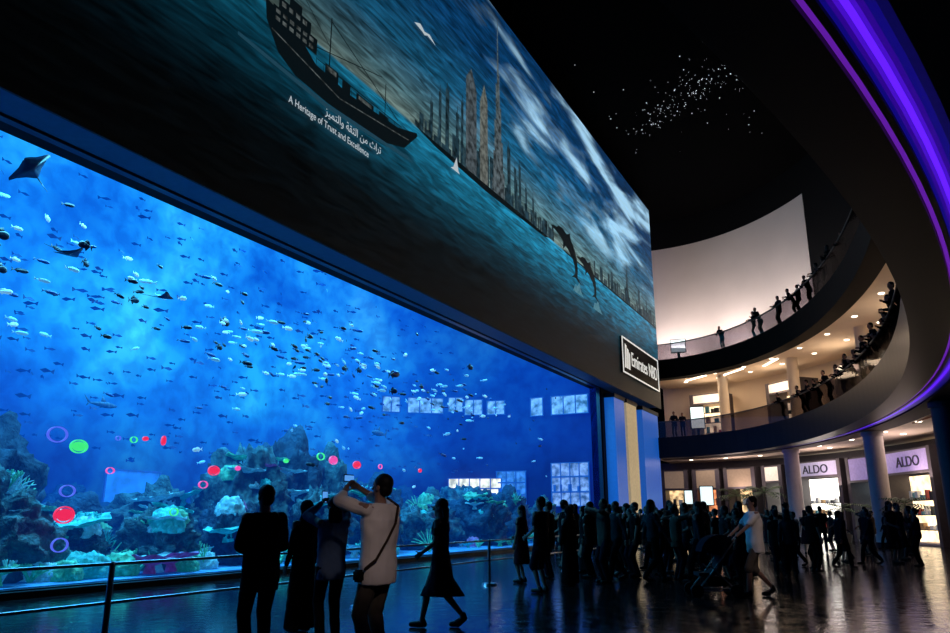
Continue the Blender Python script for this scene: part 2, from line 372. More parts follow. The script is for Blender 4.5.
MF = [fm('silver_fish', (.25, .55, .75), (.08, .38, .8), .6), fm('pale_fish', (.45, .65, .8), (.2, .55, .85), .6), fm('dark_fish', (.004, .008, .02), (0, .006, .05), .3), fm('blue_fish', (.01, .05, .2), (.0, .02, .2), .6)]
FP = []
for (L, H, W, k, d) in ((.5, .13, .08, 0, .12), (.42, .15, .07, 1, .2), (.45, .28, .09, 2, .35), (.55, .13, .09, 3, .12), (.44, .14, .08, 2, .12), (.85, .32, .2, 2, .2)):
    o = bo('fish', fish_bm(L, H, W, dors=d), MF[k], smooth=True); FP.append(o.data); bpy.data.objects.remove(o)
FL = ['slim silver fish swimming in the tank', 'pale silvery fish swimming in the tank', 'dark tall-finned fish swimming in the tank', 'slim blue fish swimming in the tank', 'small dark fish swimming in the tank', 'large dark grouper swimming in the tank']
def clear(x, y, z): return not any((x-a)**2+(y-b)**2 < (r*1.25+.4)**2 and z < zt+.5 for a, b, r, zt in ROCKTOP)
cnt = 0
for i in range(4000):
    if cnt >= 299: break
    if cnt < 240:
        y = 8+24*random.random()**1.05; z = random.gauss(6.9-.035*(y-8), .75); x = random.uniform(-18, -14.6)
    else:
        y = random.uniform(9, 40); z = random.uniform(2.4, 8.3); x = random.uniform(-20, -14.6)
    if z > 10 or z < 1.2 or not clear(x, y, z): continue
    k = random.choices(range(6), (30, 24, 4, 16, 28, .7))[0]
    o = bpy.data.objects.new('fish', FP[k]); o.location = (x, y, z); o.rotation_euler = (0, random.gauss(0, .12), R(-90 if random.random() < .2 else 90)+random.gauss(0, .3)); s = random.uniform(.55, .9); o.scale = (s, s, s*.95); COL.objects.link(o)
    tag(o, FL[k], 'fish', group='fish in the aquarium'); cnt += 1
bm = bmesh.new()
for i in range(480):
    x = random.uniform(-27, -19); y = random.uniform(10, 38); z = random.uniform(3.5, 13)
    if (x+17.7)**2+(y-31.2)**2 > 100 and y > 31: continue
    M = Matrix.Translation((x, y, z)) @ Matrix.Rotation(random.choice((1, -1))*R(90)+random.gauss(0, .4), 4, 'Z')
    s = random.uniform(.25, .45); ps = [(.5, 0, 0), (.15, .05, .15), (-.3, .01, .03), (-.55, 0, .17), (-.5, 0, -.17), (-.3, -.01, -.03), (.15, -.05, -.15)]
    bm.faces.new([bm.verts.new(M @ (Vector(p)*s)) for p in ps])
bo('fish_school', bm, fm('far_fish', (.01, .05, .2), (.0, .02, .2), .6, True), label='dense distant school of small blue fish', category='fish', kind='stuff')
def ray_bm():
    bm = bmesh.new()
    c0 = bm.verts.new((0, 0, .09)); c1 = bm.verts.new((0, 0, -.06))
    prof = [(.5, .0), (.42, .14), (.25, .35), (.02, .78), (-.1, .82), (-.12, .6), (-.25, .3), (-.42, .1), (-.5, 0)]
    pts = prof+[(a, -b) for a, b in prof[-2:0:-1]]
    rim = [bm.verts.new((a, b, .22*abs(b)**1.5)) for a, b in pts]
    for i in range(len(rim)):
        bm.faces.new((c0, rim[i], rim[(i+1) % len(rim)])); bm.faces.new((c1, rim[(i+1) % len(rim)], rim[i]))
    cap(bm, (-.45, 0, 0), (-1.25, .05, .05), .025, .006, seg=6)
    sph(bm, (.36, .09, .07), .035, sub=1); sph(bm, (.36, -.09, .07), .035, sub=1)
    return bm
ro = bo('stingray', ray_bm(), fm('ray_skin', (.006, .012, .04), (0, .008, .05), .4), smooth=True)
ro.location = (-15.0, 8.5, 8.5); ro.rotation_euler = (R(50), R(-20), R(-60)); ro.scale = (.6,)*3; tag(ro, 'dark stingray gliding through the upper water', 'stingray', group='stingrays in the aquarium')
copy_thing(ro, (-15.2, 9.7, 7.0), R(100), .5)
copy_thing(ro, (-17, 13.8, 7.3), R(60), .5)
def shark_bm():
    bm = bmesh.new()
    lp = [(1.0, .03), (.85, .1), (.5, .17), (.1, .19), (-.4, .13), (-.8, .06), (-1.0, .03)]
    for i in range(len(lp)-1): cap(bm, (lp[i][0], 0, 0), (lp[i+1][0], 0, 0), lp[i][1], lp[i+1][1])
    def tri(a, b, c, w=.015):
        vs = [bm.verts.new(Vector(p)+Vector((0, s, 0))) for s in (w, -w) for p in (a, b, c)]
        bm.faces.new(vs[:3]); bm.faces.new(vs[3:][::-1])
        for k in range(3): bm.faces.new((vs[k], vs[k+3], vs[(k+1) % 3+3], vs[(k+1) % 3]))
    tri((.25, 0, .15), (-.1, 0, .5), (-.15, 0, .14)); tri((-.85, 0, 0), (-1.35, 0, .42), (-1.05, 0, 0)); tri((-.9, 0, 0), (-1.15, 0, -.2), (-1.05, 0, .02))
    for s in (1, -1):
        vs = [bm.verts.new(p) for p in ((.4, s*.12, -.06), (.1, s*.55, -.18), (.1, s*.14, -.08), (.25, s*.13, -.1))]
        bm.faces.new((vs[0], vs[1], vs[2])); bm.faces.new((vs[0], vs[3], vs[1])); bm.faces.new((vs[3], vs[2], vs[1]))
    return bm
sh = bo('shark', shark_bm(), fm('shark_skin', (.12, .2, .3), (.0, .06, .25), .5, True), smooth=True); sh.location = (-19.5, 28, 5.0); sh.rotation_euler = (0, 0, R(-80)); sh.scale = (.7,)*3; tag(sh, 'grey reef shark swimming above the rocks', 'shark', group='sharks in the aquarium')
copy_thing(sh, (-20, 14.5, 4.6), R(95), .5)

# lamp reflections of the glass, built as glowing ovals floating in the tank
def lamp_reflection(x, y, z, w, h, col, ring, lab):
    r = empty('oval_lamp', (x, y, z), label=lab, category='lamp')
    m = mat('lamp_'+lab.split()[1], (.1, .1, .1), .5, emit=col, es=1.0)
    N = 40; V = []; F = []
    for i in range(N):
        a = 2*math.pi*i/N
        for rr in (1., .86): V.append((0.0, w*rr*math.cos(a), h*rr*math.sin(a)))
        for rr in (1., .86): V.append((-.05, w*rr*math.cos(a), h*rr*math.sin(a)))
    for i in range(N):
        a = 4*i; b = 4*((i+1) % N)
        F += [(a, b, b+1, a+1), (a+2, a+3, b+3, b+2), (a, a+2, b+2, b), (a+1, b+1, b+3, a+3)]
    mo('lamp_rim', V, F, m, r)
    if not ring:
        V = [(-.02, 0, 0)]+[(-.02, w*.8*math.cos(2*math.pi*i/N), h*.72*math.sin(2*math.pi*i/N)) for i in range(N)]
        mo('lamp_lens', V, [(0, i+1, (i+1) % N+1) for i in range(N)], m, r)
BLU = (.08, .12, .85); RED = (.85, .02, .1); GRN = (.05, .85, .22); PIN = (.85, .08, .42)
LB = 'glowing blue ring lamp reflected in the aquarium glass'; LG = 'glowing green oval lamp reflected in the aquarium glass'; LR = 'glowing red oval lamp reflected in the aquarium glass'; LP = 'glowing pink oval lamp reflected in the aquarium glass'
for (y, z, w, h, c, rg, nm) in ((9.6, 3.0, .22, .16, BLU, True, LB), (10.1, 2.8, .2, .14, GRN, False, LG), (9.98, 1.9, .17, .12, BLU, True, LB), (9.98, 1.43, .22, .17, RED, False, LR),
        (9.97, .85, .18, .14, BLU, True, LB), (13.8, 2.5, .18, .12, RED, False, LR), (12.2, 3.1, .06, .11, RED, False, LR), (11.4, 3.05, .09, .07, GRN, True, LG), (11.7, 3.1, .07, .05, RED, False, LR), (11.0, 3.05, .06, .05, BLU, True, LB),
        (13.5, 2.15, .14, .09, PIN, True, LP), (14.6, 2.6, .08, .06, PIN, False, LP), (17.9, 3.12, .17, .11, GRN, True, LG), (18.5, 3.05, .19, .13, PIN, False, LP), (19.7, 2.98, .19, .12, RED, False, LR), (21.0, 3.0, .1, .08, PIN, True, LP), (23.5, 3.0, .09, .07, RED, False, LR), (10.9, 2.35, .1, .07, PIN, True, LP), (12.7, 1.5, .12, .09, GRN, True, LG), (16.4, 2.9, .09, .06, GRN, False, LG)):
    lamp_reflection(-14.5, y, z, w, h, c, rg, nm)

# ------------------------------------------------------------------ banner
BZ = 8.58
n = NT('printed_banner')
z01 = n.rng(n.sep.outputs['Z'], BZ, 23.4)
def zz(z): return (z-BZ)/(23.4-BZ)
base = n.ramp(z01, [(0, (.002, .003, .004)), (zz(10.6), (.002, .006, .009)), (zz(11.8), (.003, .03, .05)), (zz(13.0), (.006, .12, .21)), (zz(14.36), (.012, .24, .42)), (zz(14.44), (.17, .25, .23)), (zz(15.3), (.08, .18, .21)), (zz(17), (.010, .11, .22)), (zz(20), (.003, .05, .15)), (1, (.002, .03, .10))])
tf = n.ramp(n.rng(n.sep.outputs['Y'], 4, 52), [(.0, .05), (.16, .25), (.3, .65), (.6, 1.0), (.85, .9), (1, .75)])
wav = n.ramp(n.noise((1, .45, 3.6), 1.5, 8, .9), [(.32, .3), (.5, .9), (.68, 1.8)])
cl = n.ramp(n.noise((1, .12, .55), 1.2, 10, .35), [(.47, 0.), (.54, .22), (.64, 1.2)])
skym = n.math('MULTIPLY', n.rng(n.sep.outputs['Z'], 15.2, 17.5), n.rng(n.sep.outputs['Y'], 22, 30))
cl = n.mix('MULTIPLY', 1., cl, n.mix('MIX', skym, (0, 0, 0), (1, 1, 1)))
col = n.mix('MULTIPLY', 1., n.mix('MULTIPLY', 1., base, tf), wav)
col = n.mix('ADD', 1., col, n.mix('MULTIPLY', 1., cl, (.30, .50, .62)))
n.emit(col, 1.0, (.01, .01, .01))  # lighting of the banner put into the print as emission
banner = empty('banner', (-12.6, 28, 8.1), label='giant printed banner with dhow, sea and city skyline', category='banner')
def toB(v): return (v[0]+12.6, v[1]-28, v[2]-8.1)
BI = Matrix.Translation((12.6, -28, -8.1))
b = box('printed_sheet', -12.66, -12.6, 3, 52, BZ, 23.4, n.m, banner); b.matrix_parent_inverse = BI
b = box('banner_box', -13.69, -12.67, 3, 52, TOP, 23.4, mat('navy_soffit', (.02, .04, .10), .5, emit=(.0, .006, .028), es=.5), banner); b.matrix_parent_inverse = BI
M_pr = mat('print_dark', (.004, .008, .01), .7, emit=(.002, .005, .007), es=1.)
M_pr2 = mat('print_grey', (.02, .03, .04), .7, emit=(.012, .032, .045), es=1., var=.4, scale=3, evar=.7)
M_prw = mat('print_white', (.3, .3, .3), .7, emit=(.42, .48, .52), es=1.)
M_prg = mat('print_deck', (.03, .03, .03), .7, emit=(.05, .06, .06), es=1., scale=5, evar=.8)
def poly(name, polys, m, x=-12.585):
    V = []; F = []
    for p in polys:
        k = len(V); V += [toB((x, a, b_)) for a, b_ in p]; F.append(tuple(range(k, k+len(p))))
    return mo(name, V, F, m, banner)
def rc(a, b_, c, d): return [(a, c), (b_, c), (b_, d), (a, d)]
ship = [[(12.3, 14.5), (12.4, 13.9), (12.9, 13.2), (13.6, 12.9), (15, 12.8), (18.0, 12.95), (19.0, 13.25), (19.8, 14.05), (19.75, 14.15), (18.6, 13.8), (16, 13.6), (14.4, 13.7), (13.6, 14.2)],
     rc(12.6, 14.4, 14.0, 14.5), rc(12.8, 14.1, 14.5, 14.85), rc(13.2, 13.7, 14.85, 15.1), rc(14.8, 15.4, 13.6, 14.0), rc(15.6, 16.0, 13.6, 13.9), rc(16.3, 17.2, 13.55, 13.85), rc(17.5, 18.0, 13.65, 13.85), rc(14.95, 15.0, 13.6, 15.6), rc(17.8, 17.84, 13.6, 15.0), rc(13.2, 13.24, 14.8, 16.0),
     [(15.0, 15.5), (18.6, 14.05), (18.58, 14.02), (15.0, 15.46)], [(13.2, 15.9), (15.0, 14.6), (15.0, 14.57), (13.2, 15.87)], [(14.2, 14.2), (17.6, 15.1), (17.6, 15.13), (14.2, 14.23)]]
for i in range(14): ship.append(rc(14.4+i*.33, 14.42+i*.33, 13.6, 13.95-.005*i))
ship.append(rc(14.4, 18.8, 13.9, 13.93))
poly('printed_ship', ship, M_pr)
deck = [rc(14.85, 15.3, 13.8, 13.95), rc(16.4, 17.1, 13.68, 13.8), [(12.6, 13.72), (15.5, 13.2), (19.2, 13.62), (19.25, 13.66), (15.5, 13.24), (12.6, 13.76)]]
for i in range(6): deck += [rc(12.7+i*.27, 12.87+i*.27, 14.3, 14.42), rc(12.7+i*.27, 12.87+i*.27, 14.08, 14.2)]
for i in range(4): deck.append(rc(12.9+i*.28, 13.07+i*.28, 14.62, 14.76))
poly('printed_ship_deckhouse', deck, M_prg, -12.575)
poly('printed_wake', [[(11.5, 12.85), (15, 12.62), (19.6, 12.95), (19.2, 13.05), (15, 12.78), (11.5, 12.95)]], mat('print_wake', (.02, .04, .05), .7, emit=(.012, .05, .08), es=1., var=.6, scale=3), -12.59)
sk = []; rs = random.Random(4); t = 19.6
while t < 32.2:
    w = rs.uniform(.1, .3); h = rs.uniform(.2, 1.0)*(1.5 if 22 < t < 28.5 else .8); sk.append(rc(t, t+w, 14.4, 14.4+h)); t += w*rs.uniform(.8, 1.4)
for a, w, h in ((20.6, .2, 1.5), (21.2, .2, 2.2), (21.7, .28, 2.6), (22.5, .22, 2.0), (22.9, .2, 2.7), (27.1, .34, 2.7), (27.8, .22, 2.0), (28.3, .25, 2.3), (29.0, .2, 1.5), (29.8, .2, 1.3)): sk += [rc(a, a+w, 14.4, 14.4+h), rc(a+w*.4, a+w*.6, 14.4+h, 14.7+h)]
poly('printed_skyline', sk, M_pr2)
MBJ = mat('print_tower', (.02, .03, .04), .7, emit=(.06, .08, .09), es=1., var=.7, scale=4, evar=.7)
poly('printed_tall_tower', [[(25.6, 14.4), (26.8, 14.4), (26.8, 15.6), (26.66, 15.6), (26.66, 17.0), (26.52, 17.0), (26.52, 18.6), (26.4, 18.6), (26.38, 20.2), (26.3, 20.2), (26.24, 22.9), (26.2, 22.9), (26.12, 19.6), (26.0, 19.6), (26.0, 17.8), (25.85, 17.8), (25.85, 16.3), (25.72, 16.3), (25.72, 15.0), (25.6, 15.0)]], MBJ, -12.58)
poly('printed_towers', [[(23.3, 14.4), (24.2, 14.4), (24.2, 18.2), (23.75, 19.0), (23.3, 18.4)]], mat('print_tower2', (.02, .03, .04), .7, emit=(.05, .065, .075), es=1., var=.6, scale=4, evar=.6), -12.58)
poly('printed_towers', [[(24.5, 14.4), (25.2, 14.4), (25.2, 18.2), (24.9, 18.9), (24.5, 17.9)]], mat('print_tower3', (.02, .03, .04), .7, emit=(.10, .11, .10), es=1., var=.6, scale=4, evar=.5), -12.58)
poly('printed_shore', [[(19.6, 14.4), (31.8, 14.4), (31.2, 14.25), (25, 14.1), (21, 14.22)], [(33.5, 14.42), (51.9, 14.42), (51.9, 14.3), (34, 14.33)]], M_pr, -12.58)
poly('printed_sailboat', [[(22.1, 13.9), (22.8, 13.9), (22.7, 14.0), (22.55, 14.5), (22.3, 14.0)]], M_prw, -12.57)
sk = []; t = 38.5
while t < 51.5:
    w = rs.uniform(.2, .6); sk.append(rc(t, t+w, 14.4, 14.4+rs.uniform(.2, 1.0))); t += w*rs.uniform(1., 1.6)
sk += [[(44.6, 14.4), (45.4, 14.4), (45.05, 17.0), (45.0, 17.0)], rc(47.5, 48, 14.4, 16.1), rc(41.6, 42, 14.4, 15.6), rc(49.4, 49.7, 14.4, 15.8)]
poly('printed_city', sk, M_pr2)
def dolphin(t0, z0, s):
    pts = [(-1.25, 1.0), (-1.0, 1.16), (-.78, 1.2), (-.6, 1.42), (-.3, 1.46), (0, 1.3), (.28, 1.55), (.32, 1.18), (.62, .75), (.8, .2), (.85, -.4), (.8, -.95), (1.15, -1.3), (.85, -1.22), (.62, -1.1), (.3, -1.2), (.6, -.85), (.6, -.4), (.42, .0), (.1, .35), (-.1, .5), (-.35, .1), (-.3, .62), (-.6, .85), (-.95, .95)]
    return [(t0+a*s*2.1, z0+b_*s) for a, b_ in pts]
poly('printed_dolphin', [dolphin(34.2, 14.3, .85)], M_pr, -12.57)
poly('printed_dolphin', [dolphin(37.4, 13.9, .72)], M_pr, -12.57)
MSP = mat('print_splash', (.1, .1, .1), .7, emit=(.05, .17, .22), es=1., var=.7, scale=4)
poly('printed_splash', [[(34.9, 12.6), (36.5, 12.6), (36.1, 12.85), (35.9, 13.3), (35.6, 13.0), (35.3, 13.05)]], MSP, -12.575)
poly('printed_splash', [[(38.0, 12.4), (39.6, 12.4), (39.2, 12.65), (38.9, 13.05), (38.6, 12.8), (38.3, 12.8)]], MSP, -12.575)
poly('printed_bird', [[(19.4, 18.35), (19.8, 18.55), (20.1, 18.4), (20.45, 18.5), (20.9, 18.3), (20.3, 18.36), (20.1, 18.25), (19.95, 18.3)]], M_prw, -12.57)
MT = Matrix(((0, 0, 1, 0), (1, 0, 0, 0), (0, 1, 0, 0), (0, 0, 0, 1)))
def TB(t_, z_, x=-12.57): return Matrix.Translation(toB((x, t_, z_))) @ MT
text('slogan_text', 'A Heritage of Trust and Excellence', .31, TB(13.4, 12.0), M_prw, banner, sx=.82, ext=0.002)
ar = '\uFE97\uFEAE\uFE8D\uFE99 \uFEE3\uFEE6 \uFE8D\uFEDF\uFE9C\uFED8\uFE94 \uFEED\uFE8D\uFEDF\uFE98\uFEE4\uFEF4\uFEB0'[::-1]
text('arabic_slogan_text', ar, .36, TB(14.9, 12.4), M_prw, banner, sx=.9, ext=0.002)
sg = empty('bank_sign', (-12.45, 46.9, 10.75), label='black bank sign with white border and lettering on the banner', category='sign')
box('sign_board', -.12, 0, -4.2, 4.2, -1.1, 1.1, M_black, sg)
M_sw = mat('sign_white', (.6, .6, .6), .5, emit=(.7, .7, .66), es=.9)
boxes('sign_border', [(0, .04, -4.2, 4.2, 1.02, 1.1), (0, .04, -4.2, 4.2, -1.1, -1.02), (0, .04, -4.2, -4.1, -1.02, 1.02), (0, .04, 4.1, 4.2, -1.02, 1.02)], M_sw, sg)
text('sign_lettering', 'Emirates NBD', 1.25, Matrix.Translation((.01, -2.35, -.4)) @ MT, M_sw, sg, sx=.85)
mo('sign_logo', [(.02, a-3.85, b_-.75) for a, b_ in ((0, 0), (.35, 0), (.55, 1.4), (.2, 1.5), (.45, 0), (.75, 0), (.95, 1.2), (.65, 1.3), (.85, 0), (1.15, 0), (1.25, 1.0), (1.0, 1.1))], [(0, 1, 2, 3), (4, 5, 6, 7), (8, 9, 10, 11)], M_sw, sg)

# ------------------------------------------------------------------ curved galleries
def ring(name, o0, o1, z0, z1, p0, p1, m, n_=90, **k):
    V = []; F = []
    for i in range(n_+1):
        p = p0+(p1-p0)*i/n_
        V += [E(p, o0, z0), E(p, o1, z0), E(p, o1, z1), E(p, o0, z1)]
    for i in range(n_):
        a = 4*i; b_ = a+4
        F += [(a, a+1, b_+1, b_), (a+1, a+2, b_+2, b_+1), (a+2, a+3, b_+3, b_+2), (a+3, a, b_, b_+3)]
    F += [(3, 2, 1, 0), (4*n_, 4*n_+1, 4*n_+2, 4*n_+3)]
    return mo(name, V, F, m, **k)
ring('trim_2', 0, .78, 5.3, 6.7, -75, 91, M_dark, kind='structure')
ring('ceiling_ground', .78, 14, 5.42, 6.7, -75, 93, M_cream, kind='structure')
ring('trim_3', .86, .93, 5.3, 5.42, -75, 91, M_dark, kind='structure')
ring('trim_4', 1.36, 2.4, 5.3, 5.42, -75, 91, mat('brown_soffit', (.03, .014, .012), .7, spec=.2), kind='structure')
ring('cove_light', .80, .85, 5.33, 5.4, -75, 91, M_purple2, label='thin magenta cove light strip running round the curved soffit', category='ceiling light')
cv = empty('cove_light', E(91, 1.1, 5.36), label='violet cove light band running round the curved soffit', category='ceiling light')
for nm, o0, o1, m in (('light_edge', .93, .97, M_violet3), ('light_edge', .97, 1.01, M_violet2), ('light_edge', 1.01, 1.05, M_violet1), ('light_core', 1.05, 1.11, M_violet), ('light_edge', 1.11, 1.15, M_violet1), ('light_edge', 1.15, 1.20, M_violet2), ('light_edge', 1.20, 1.27, M_violet3), ('light_edge', 1.27, 1.35, M_violet4)):  # graded strips paint the cove glow fading outwards
    r = ring(nm, o0, o1, 5.35, 5.4, -75, 91, m); r.parent = cv; r.matrix_parent_inverse = Matrix.Translation(-E(91, 1.1, 5.36))
ring('cove_light', 2.5, 2.54, 5.37, 5.41, -75, 30, M_orange, label='dim amber cove light strip in the ceiling', category='ceiling light')
ring('cove_light', 2.9, 2.94, 5.37, 5.41, -75, 30, M_orange, label='dim amber cove light strip in the ceiling', category='ceiling light')
ring('trim_5', 0.1, 1.0, 10.85, 12.2, -50, 91, M_fascia, kind='structure')
ring('ceiling_gallery', 1.0, 14, 11.1, 12.2, -50, 93, M_cream, kind='structure')
M_rail = mat('handrail_metal', (.05, .05, .06), .35, .8)
F1, F2 = 6.7, 12.2
for z, p0 in ((F1, -20), (F2, -10)):
    b_ = empty('glass_balustrade', E(90, .15, z), label='curved tinted glass balustrade with steel handrail', category='railing')
    for nm, o0, o1, za, zb, m in (('glass_panel', .14, .16, z, z+1.08, M_glass), ('handrail', .11, .2, z+1.08, z+1.14, M_rail)):
        r = ring(nm, o0, o1, za, zb, p0, 90, m); r.parent = b_; r.matrix_parent_inverse = Matrix.Translation(-E(90, .15, z))
M_shopwall = mat('shop_pier', (.06, .05, .06), .5, var=.1)
ring('wall_ground', 7.4, 7.7, 0, 5.42, 12, 97, M_shopwall, kind='structure')
ring('wall_gallery', 6.5, 6.8, F1, 11.1, -20, 93, M_cream, kind='structure')
ring('wall_white', 4.9, 5.2, F2, 22.2, 55, 93, M_white, kind='structure')
ring('wall_top', 4.9, 5.2, 22.2, 24.5, 44.5, 93, M_black, kind='structure')
ring('wall_upper_dark', 4.9, 5.2, F2, 22.2, -30, 54.9, M_black, kind='structure')
def column(phi, off, lab, mc=M_col):
    p = E(phi, off); r = empty('column', p, label=lab, category='column')
    for nm, rad, z0, z1, m in (('shaft', .43, .25, 5.1, mc), ('base_ring', .5, 0, .25, M_dark), ('capital', .5, 5.1, 5.3, mc)):
        bm = bmesh.new(); bmesh.ops.create_cone(bm, cap_ends=True, segments=32, radius1=rad, radius2=rad, depth=z1-z0, matrix=Matrix.Translation((0, 0, (z0+z1)/2))); bo(nm, bm, m, r)
COLS = (16.5, 35.5, 57.5)
for ph in COLS[1:]: column(ph, 2.0, 'round pale plaster column under the curved ceiling')
column(16.5, 2.0, 'round dark brown column under the curved ceiling', M_coldark)
for ph in (22, 40, 58, 76):
    p = E(ph, 3.2, F1); r = empty('column', p, label='round cream gallery column', category='column')
    bm = bmesh.new(); bmesh.ops.create_cone(bm, cap_ends=True, segments=24, radius1=.35, radius2=.35, depth=4.2, matrix=Matrix.Translation((0, 0, 2.3))); bo('shaft', bm, M_cream, r)
    bm = bmesh.new(); bmesh.ops.create_cone(bm, cap_ends=True, segments=24, radius1=.42, radius2=.42, depth=.2, matrix=Matrix.Translation((0, 0, .1))); bo('base_ring', bm, M_col, r)

# shopfronts
M_lett = mat('dark_letters', (.01, .01, .03), .4)
M_goods = [mat('goods_%s' % c, col, .6, emit=col, es=.15) for c, col in (('red', (.4, .06, .05)), ('tan', (.4, .25, .12)), ('teal', (.08, .25, .3)), ('white', (.6, .6, .6)), ('dark', (.03, .03, .04)))]
def shop(pa, pb, inner, panel, sign=None, lab='', z0=0., off=5.0, zs=3.3, zt=4.75, ssz=1.0, cx=.5, goods=True):
    q0 = E(pb, off, z0); q1 = E(pa, off, z0); d = q1-q0; W = d.length; d.normalize()
    r = empty('shopfront', q0, label=lab, category='shopfront')
    r.rotation_euler = (0, 0, math.atan2(d.y, d.x))
    box('display_back', .3, W-.3, 1.5, 1.6, .1, zs, inner, r)
    box('display_floor', .3, W-.3, .1, 1.5, .02, .12, M_col, r)
    boxes('portal_frame', [(0, .3, 0, 1.6, 0, zt), (W-.3, W, 0, 1.6, 0, zt), (.3, W-.3, 0, .12, zs, zs+.12), (.3, W-.3, .1, 1.6, zt-.1, zt)], M_shopwall, r)
    box('sign_panel', .3, W-.3, .02, .1, zs+.12, zt-.1, panel, r)
    if sign:
        MM = Matrix.Translation((W*cx, .0, zs+.12+(zt-zs-.22)*.5-ssz*.36)) @ Matrix.Rotation(R(90), 4, 'X')
        text('sign_lettering', sign, ssz, MM, M_lett, r, align='CENTER', ext=.02, sx=1.15)
    if goods:
        boxes('display_shelf', [(.5, W-.5, 1.2, 1.48, .7+k*.75, .74+k*.75) for k in range(3)], M_shopwall, r)
        rs = random.Random(int(pa*10)); ls = [[] for _ in M_goods]
        for k in range(3):
            x = .6
            while x < W-.8:
                w = rs.uniform(.12, .35); ls[rs.randrange(5)].append((x, x+w, 1.22, 1.45, .74+k*.75, .74+k*.75+rs.uniform(.15, .5))); x += w+rs.uniform(.08, .4)
        for k, l in enumerate(ls):
            if l: g = boxes('shelf_goods', l, M_goods[k], r); g['kind'] = 'stuff'
W_white = mat('shop_white', (.7, .68, .6), .6, emit=(1., .95, .82), es=3.0, var=.2, scale=2)
W_warm = mat('shop_warm', (.6, .4, .25), .6, emit=(1., .76, .46), es=2.0, var=.5, scale=2, evar=.4)
W_red = mat('shop_red', (.5, .15, .1), .6, emit=(.9, .3, .12), es=.9, var=.6, scale=2.5, evar=.8)
W_dim = mat('shop_dim', (.3, .2, .15), .6, emit=(.9, .6, .3), es=.9, var=.7, scale=2.5, evar=.9)
W_cool = mat('shop_cool', (.5, .55, .6), .6, emit=(.8, .95, .95), es=1.6, var=.3, scale=2)
PN_l = mat('lilac_panel', (.3, .28, .4), .5, emit=(.26, .24, .36), es=.7)
PN_p = mat('violet_panel', (.3, .25, .4), .5, emit=(.11, .085, .30), es=.7)
PN_w = mat('white_panel', (.5, .45, .4), .5, emit=(.9, .78, .62), es=.6)
PN_d = mat('dim_panel', (.2, .15, .1), .5, emit=(.3, .2, .14), es=.4)
shop(24, 34, W_warm, PN_w, None, 'warm lit shopfront beyond the column')
shop(36, 46.5, W_warm, PN_p, 'ALDO', 'shoe shop front with violet fascia and dark lettering', ssz=.74, cx=.6, zs=3.5)
shop(48, 53, W_cool, PN_p, None, 'cool white shopfront with violet fascia')
shop(54.2, 66, W_white, PN_l, 'ALDO', 'shoe shop front with pale grey-lilac fascia and dark lettering', ssz=.74, cx=.56, zs=3.75, zt=4.8)
shop(67, 71.5, W_white, PN_w, None, 'bright white shopfront beside the shoe shop', zs=3.6)
shop(73, 80, W_dim, PN_d, None, 'amber lit shopfront at the end of the hall')
shop(81, 87, W_red, PN_d, None, 'red and amber lit shopfront at the end of the hall')
shop(88, 94, W_dim, PN_d, None, 'amber lit shopfront at the end of the hall')
for (pa, pb, mm, lab) in ((14, 22, W_warm, 'warm lit upper gallery shopfront'), (26, 34, W_white, 'bright upper gallery shopfront'), (44, 52, W_warm, 'warm lit upper gallery shopfront'), (60, 68, W_warm, 'warm lit upper gallery shopfront'), (78, 86, W_warm, 'warm lit upper gallery shopfront')):
    shop(pa, pb, mm, PN_w, None, lab, z0=F1, off=4.6, zs=2.7, zt=3.5)

# lamps of the building
WARM = (1., .74, .50)
for ph in (30, 48, 66, 82):
    area('gallery_light', E(ph, 3.0, 10.95), 2.0, 150, WARM, sy=2.0)
for ph in (34, 46, 58, 70, 84):
    area('ground_light', E(ph, 3.6, 5.3), 1.6, 60, (1., .8, .7), sy=1.6)
for ph in (38, 56, 76): area('ground_uplight', E(ph, 4.2, 3.2), 1.6, 90, (1., .76, .7), rot=(R(180), 0, 0), sy=1.6)
for ph in (12, 30, 48, 64, 80): area('gallery_uplight', E(ph, 4.2, 9.4), 1.6, 55, WARM, rot=(R(180), 0, 0))
for ph in (60, 74, 88):
    p = E(ph, 3.0, 13.0); q = E(ph, 5, 17.5); d = (q-p)
    o = area('wall_washer', p, 2.5, 300, (1., .86, .8)); o.rotation_euler = d.to_track_quat('-Z', 'Y').to_euler()
# added unseen spots brightening the photographing man and the man with the pushchair
spot('hall_downlight', P(1.6, .6, 5.2), P(-.95, 7.6, 1.25), 9, 360, (1., .82, .76))
spot('hall_downlight', P(6.5, 8.5, 5.2), P(5.15, 14.4, 1.0), 11, 330, (1., .84, .76))
M_dl = mat('downlight_lens', (1, 1, 1), .5, emit=(1., .85, .65), es=4.)
bm = bmesh.new(); bmesh.ops.create_cone(bm, cap_ends=True, segments=16, radius1=.12, radius2=.14, depth=.04)
dl = bo('downlight', bm, M_dl, label='small round warm ceiling downlight', category='ceiling light', group='recessed ceiling downlights'); dl.location = E(20, 3.2, 5.4)
for z, offs in ((5.4, (3.0, 4.4)), (11.08, (2.0, 3.8))):
    for of in offs:
        for ph in range(26, 86, 8): copy_thing(dl, E(ph+of, of, z))
sl = box('strip_light', -.06, .06, -1.2, 1.2, -.03, .03, M_dl, label='long white linear ceiling light in the gallery', category='ceiling light', group='linear gallery lights'); sl.location = E(72, 2.6, 11.06); sl.rotation_euler = (0, 0, R(40))
for ph in (62, 82): copy_thing(sl, E(ph, 2.6, 11.06), R(ph-35))
bm = bmesh.new(); sph(bm, (0, 0, 0), .03, sub=1)
st = bo('star_light', bm, mat('star_lens', (1, 1, 1), .5, emit=(.85, .9, 1.), es=1.3), label='tiny white fibre-optic star light in the black ceiling', category='ceiling light', group='star lights in the ceiling'); st.location = (-8, 41, 24.48); st.scale = (.5,)*3
